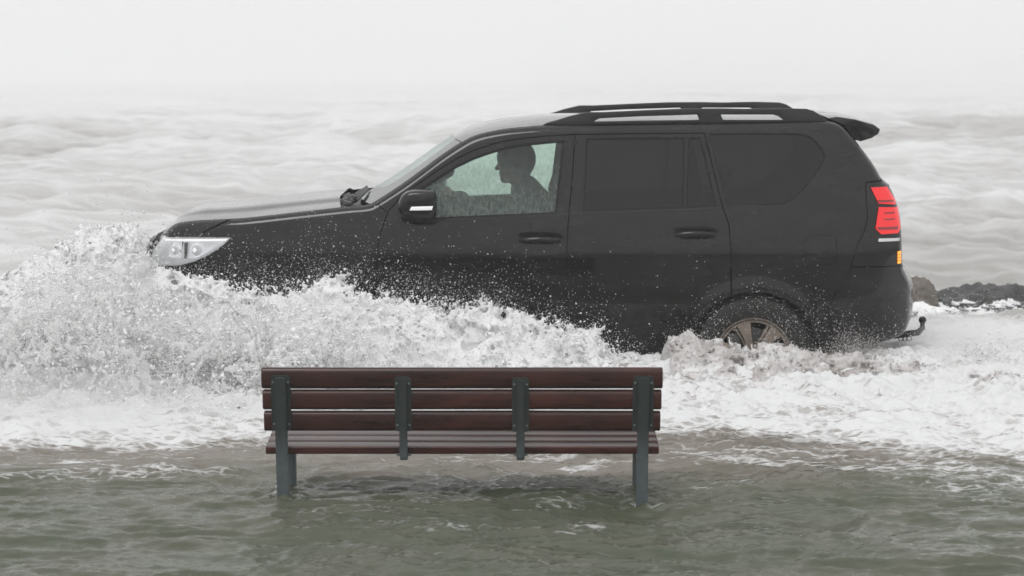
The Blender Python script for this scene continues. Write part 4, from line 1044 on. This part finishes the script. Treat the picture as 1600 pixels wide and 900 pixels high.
# the part that runs on left of the car, further back
v, q = splash_field(-4.2, -2.36, 13.4, 14.9, .1, 1.25, .017, lambda x, y: .26 + (crest([(-300, 500), (0, 452), (80, 396), (130, 372), (165, 380), (200, 362), (225, 372), (250, 420)], 13.8)(x) - .26) * np.exp(-(np.abs(y - 13.75) / .5) ** 2.2) - .08, 1.0, 9, 1., 1., .16)
o = mesh_np('bow_wave', v, q, M['spray']); tag(o, 'white wave breaking in front of the car headlight', 'splash', kind='stuff')
# churned silty water round the rear wheel
S2 = crest([(960, 640), (1030, 600), (1045, 546), (1080, 541), (1105, 552), (1150, 548), (1170, 552), (1200, 545), (1240, 556), (1290, 566), (1330, 560), (1370, 566), (1420, 570), (1480, 578), (1600, 590), (1800, 600)], 13.15)
def E2(x, y):
    s = S2(x); r = 13.2 - .25 * smooth(1.6, 3.2, x); w = np.where(y < r, .60, .5)
    return .24 + (s - .24) * np.exp(-(np.abs(y - r) / w) ** 2) - .05
v, q = splash_field(.75, 4.1, 12.1, 13.9, .14, .66, .0145, E2, .7, 15, .62, 1.25, .15)
print('wheel splash', len(q)); VW = v
o = mesh_np('wheel_splash', v, q, M['silt']); tag(o, 'silty churned splash in front of the rear wheel', 'splash', kind='stuff')
# surf rolling in behind the car
S3 = crest([(1380, 560), (1420, 488), (1450, 470), (1500, 484), (1540, 478), (1580, 488), (1700, 480)], 18.2)
v, q = splash_field(2.9, 6.4, 17.2, 19.4, .1, 1.0, .028, lambda x, y: .22 + (S3(x) - .22) * np.exp(-(np.abs(y - 18.2) / .5) ** 2) - .17, .7, 25, .5)
o = mesh_np('surf', v, q, M['spray']); tag(o, 'white surf breaking behind the tail of the car', 'surf', kind='stuff')

# -- drops
SURF = []
_oct = np.array([(1, 0, 0), (-1, 0, 0), (0, 1, 0), (0, -1, 0), (0, 0, 1), (0, 0, -1)], np.float32)
_of = np.array([(0, 2, 4), (2, 1, 4), (1, 3, 4), (3, 0, 4), (2, 0, 5), (1, 2, 5), (3, 1, 5), (0, 3, 5)])
_tet = np.array([(1, 1, 1), (-1, -1, 1), (-1, 1, -1), (1, -1, -1)], np.float32) * .75
_tf = np.array([(0, 2, 1), (0, 1, 3), (0, 3, 2), (1, 2, 3)])
bmi = bmesh.new(); bmesh.ops.create_icosphere(bmi, subdivisions=1, radius=1); _ico = np.array([v.co[:] for v in bmi.verts], np.float32); _if = np.array([[v.index for v in f.verts] for f in bmi.faces]); bmi.free()
def drops(name, P, rad, shape, mtl, label, stretch=1.5):
    V0, F0 = shape; n = len(P)
    A = rng.normal(size=(n, 3, 3)); Q, _ = np.linalg.qr(A); s = np.exp(rng.normal(0, .28, (n, 3))); s[:, 0] *= rng.uniform(1, stretch, n)
    V = V0[None] * (s * rad[:, None])[:, None, :]
    if len(V0) > 10:
        nz = 1 + .45 * fbm(*( (V0[None] * 1.1 + rng.uniform(-50, 50, (n, 1, 3))).reshape(-1, 3).T), oct=3, seed=80).reshape(n, -1, 1) * 1.4
        V = V * nz
    V = np.einsum('nij,nkj->nki', Q, V) + P[:, None, :]
    Fa = F0[None] + (np.arange(n) * len(V0))[:, None, None]
    o = mesh_np(name, V.reshape(-1, 3), Fa.reshape(-1, 3), mtl); tag(o, label, 'spray', kind='stuff'); return o
def clumpy(n, box, dens, sc=3., seed=0):
    """points in a box kept with a clumpy density"""
    out = []; tot = 0; lo = np.array(box[0]); hi = np.array(box[1])
    while tot < n:
        p = rng.uniform(lo, hi, (400000, 3)); w = dens(p)
        w = w * np.clip(.5 + 1.9 * fbm(p[:, 0] * sc, p[:, 1] * sc, p[:, 2] * sc, oct=4, seed=seed), 0, 1.5) ** 1.6
        p = p[rng.random(len(p)) < w]; out.append(p); tot += len(p)
        if len(out) > 14: break
    return np.vstack(out)[:n]
def power(n, lo, hi, a): u = rng.random(n); return (lo ** (1 - a) + u * (hi ** (1 - a) - lo ** (1 - a))) ** (1 / (1 - a))
OC, TE, IC = (_oct, _of), (_tet, _tf), (_ico, _if)
# froth: fine drops clinging to the broken surface
for nm, vv_, cnt_, mt_, lb in (('froth', VB, 60000, 'drop', 'fine froth over the bow splash'), ('froth', VW, 16000, 'silt', 'fine froth over the splash at the rear wheel')):
    p = vv_[rng.integers(0, len(vv_), cnt_)] + rng.normal(0, .011, (cnt_, 3)); drops(nm, p, power(cnt_, .002, .0068, 2.5), TE, M[mt_], lb, 2.2)
# above the crest, in front of the car side
d1 = lambda p: np.exp(-np.clip(p[:, 2] - S1(p[:, 0]) + .08, 0, 9) / .075) * (p[:, 2] > S1(p[:, 0]) - .25) * smooth(1.5, .6, p[:, 0])
p = clumpy(28000, ((-3.6, 12.75, .3), (1.5, 13.55, 1.5)), d1, 4.5, 91); drops('crest_drops', p, power(len(p), .0012, .0052, 2.7), TE, M['spray'], 'white drops flying off the top of the bow splash', 1.7)
d1b = lambda p: np.exp(-np.clip(p[:, 2] - S1(p[:, 0]), 0, 9) / .11) * (p[:, 2] > S1(p[:, 0]))
p = clumpy(5000, ((-2.2, 12.9, .3), (1.6, 13.5, 1.5)), d1b, 2.5, 92); drops('flying_drops', p, power(len(p), .001, .0032, 2.8), TE, M['drop'], 'fine drops in the air against the dark car side')
# ragged clumps along the crest
d2 = lambda p: np.exp(-((p[:, 2] - S1(p[:, 0]) + .04) / .06) ** 2) * smooth(1.4, .8, p[:, 0])
p = clumpy(1500, ((-3.7, 12.8, .3), (1.4, 13.45, 1.4)), d2, 5, 93); drops('crest_clumps', p, power(len(p), .004, .011, 2.6), IC, M['spray'], 'ragged lumps of white water along the splash crest', 2.4)
# in front of the sheet, left half
def d3(p):
    px = p[:, 0] / p[:, 1] * F_PX + 800
    top = S1(p[:, 0]) - .02; return (p[:, 2] < top) * smooth(.24, .36, p[:, 2]) * smooth(900, 250, px) * smooth(11.4, 12.0, p[:, 1])
p = clumpy(24000, ((-3.7, 11.4, .24), (.6, 12.9, 1.2)), d3, 2.2, 94); drops('thrown_drops', p, power(len(p), .0016, .0085, 2.9), OC, M['spray'], 'drops thrown forward of the splash towards the bench', 1.8)
p = clumpy(1500, ((-3.7, 11.6, .24), (.4, 12.8, 1.1)), d3, 2.4, 94); drops('thrown_clumps', p, power(len(p), .005, .0125, 2.8), IC, M['spray'], 'lumps of foam flying left of the bench', 1.9)
# mist of the finest drops
def d4(p):
    px = p[:, 0] / p[:, 1] * F_PX + 800
    return np.exp(-np.clip(p[:, 2] - (S1(p[:, 0]) - .25), 0, 9) / .12) * smooth(1000, 300, px) * smooth(.2, .3, p[:, 2])
p = clumpy(62000, ((-3.9, 11.2, .22), (.9, 13.4, 1.3)), d4, 1.4, 95); drops('mist_drops', p, power(len(p), .0014, .0036, 2.), TE, M['drop'], 'fine white mist of drops left of the bench')
# left, over the wave in front of the car
d5 = lambda p: np.exp(-np.clip(p[:, 2] - (S1(p[:, 0]) + .04), 0, 9) / .10) * smooth(-1.9, -2.5, p[:, 0])
p = clumpy(7000, ((-4.0, 12.6, .6), (-1.9, 14.3, 1.7)), d5, 3.2, 96); drops('bow_drops', p, power(len(p), .0018, .008, 2.7), TE, M['drop'], 'drops leaping above the wave ahead of the headlight', 2)
p = clumpy(4500, ((3.1, 17.4, .0), (6.2, 18.4, .22)), lambda p: np.exp(-np.clip(p[:, 2] - .05, 0, 9) / .10), 2.2, 101); drops('surf_drops', p, power(len(p), .004, .013, 2.4), TE, M['spray'], 'white drops bursting off the surf in front of the dark rocks')
# rear wheel and behind the bumper
def d6(p):
    s = S2(p[:, 0]); return np.exp(-np.clip(p[:, 2] - s, 0, 9) / .07) * (p[:, 2] > s - .08) * (.25 + .75 * smooth(1.7, 2.1, p[:, 0]))
p = clumpy(22000, ((.8, 13.0, .3), (3.9, 13.55, 1.0)), d6, 3.5, 97); drops('wheel_drops', p, power(len(p), .001, .004, 2.8), TE, M['silt'], 'fine drops thrown up by the rear wheel')
d7 = lambda p: np.exp(-((p[:, 2] - .72) / .22) ** 2)
p = clumpy(700, ((1.1, 13.2, .4), (1.95, 13.5, 1.05)), d7, 2.5, 98); drops('fender_drops', p, power(len(p), .001, .0038, 2.6), TE, M['spray'], 'scattered drops over the rear wheel arch')
d8 = lambda p: smooth(.2, .3, p[:, 2]) * np.exp(-np.clip(p[:, 2] - .34, 0, 9) / .07)
p = clumpy(24000, ((2.4, 12.6, .22), (4.4, 15.8, .7)), d8, 1.2, 99); drops('wake_mist', p, power(len(p), .0014, .0042, 2.2), TE, M['spray'], 'white mist hanging over the wake behind the car')

# soft veils of atomised water: closed bodies of thin white air round the splashes
def veil(name, x0, x1, y0, y1, z0, z1, h, E, dens, seed, label, noise_amp=.14):
    ax = [np.arange(a, b, h, dtype=np.float32) for a, b in ((x0, x1), (y0, y1), (z0, z1))]
    X, Y, Z = np.meshgrid(*ax, indexing='ij'); D = E(X[:, :, 0], Y[:, :, 0])[:, :, None] - Z + noise_amp * fbm(X * 1.8, Y * 1.8, Z * 2.4, oct=4, seed=seed)
    for k in (0, -1): D[k, :, :] = -1; D[:, k, :] = -1; D[:, :, k] = -1
    v, q = surface_nets(D, (x0, y0, z0), h); m = bpy.data.materials.new(name + '_air'); m.use_nodes = True; n = N(m); n.t.nodes.clear()
    pv = n('VolumePrincipled', {'Color': (1., 1., 1., 1), 'Density': dens, 'Anisotropy': .0}); n.link(pv.outputs[0], n('OutputMaterial').inputs['Volume'])
    o = mesh_np(name, v, q, m); tag(o, label, 'mist', kind='stuff')
def Ev(x, y):
    s = S1(x); r = 12.95; left = smooth(-1.2, -2.6, x); w = np.where(y < r, .72, .72 + .5 * left)
    return .2 + np.maximum(s - .2 - .16 + .10 * left, .12) * np.exp(-(np.abs(y - r) / w) ** 2.5)
veil('spray_veil', -4.3, 1.3, 11.2, 13.56, .1, 1.4, .05, Ev, .8, 120, 'soft white veil of spray round the bow splash')
veil('spray_veil', -4.6, -2.4, 12.4, 15.5, .1, 1.6, .06, lambda x, y: .2 + np.maximum(S1(x) - .2, .1) * np.exp(-(np.abs(y - 14.1) / .9) ** 2.5), .5, 121, 'soft white veil of spray ahead of the headlight')
veil('spray_veil', -4.6, -.9, 10.9, 12.6, .1, .7, .05, lambda x, y: .18 + (.26 + .10 * np.sin(x * 1.7)) * np.exp(-(np.abs(y - 11.85) / .55) ** 2.5) * smooth(-.9, -1.9, x), 1.3, 125, 'low white mist drifting over the foam edge left of the bench', .10)
veil('wake_veil', 1.0, 5.4, 12.0, 16.5, .1, 1.0, .06, lambda x, y: .24 + .34 * smooth(1.6, 2.8, x) * np.exp(-(np.abs(y - 14.3) / 1.3) ** 2.5) * smooth(4.6, 3.4, x) * np.where(y < 13.5, smooth(1.0, 2.6, x), smooth(2.3, 2.9, x)), .9, 122, 'soft white veil over the wake behind the car')

# ================================================================ haze
bm = bmesh.new(); add_box(bm, (0, 0, 2), (2960, 2960, 12)); hz = bm_obj('haze', bm, None, smooth=False); hz['kind'] = 'stuff'; hz['label'] = 'pale sea haze'
hm = bpy.data.materials.new('haze_air'); hm.use_nodes = True; n = N(hm); n.t.nodes.clear(); o_ = n('OutputMaterial')
pv = n('VolumePrincipled', {'Color': (.95, .952, .958, 1), 'Density': .0025, 'Anisotropy': .1}); n.link(pv.outputs[0], o_.inputs['Volume']); hz.data.materials.append(hm)
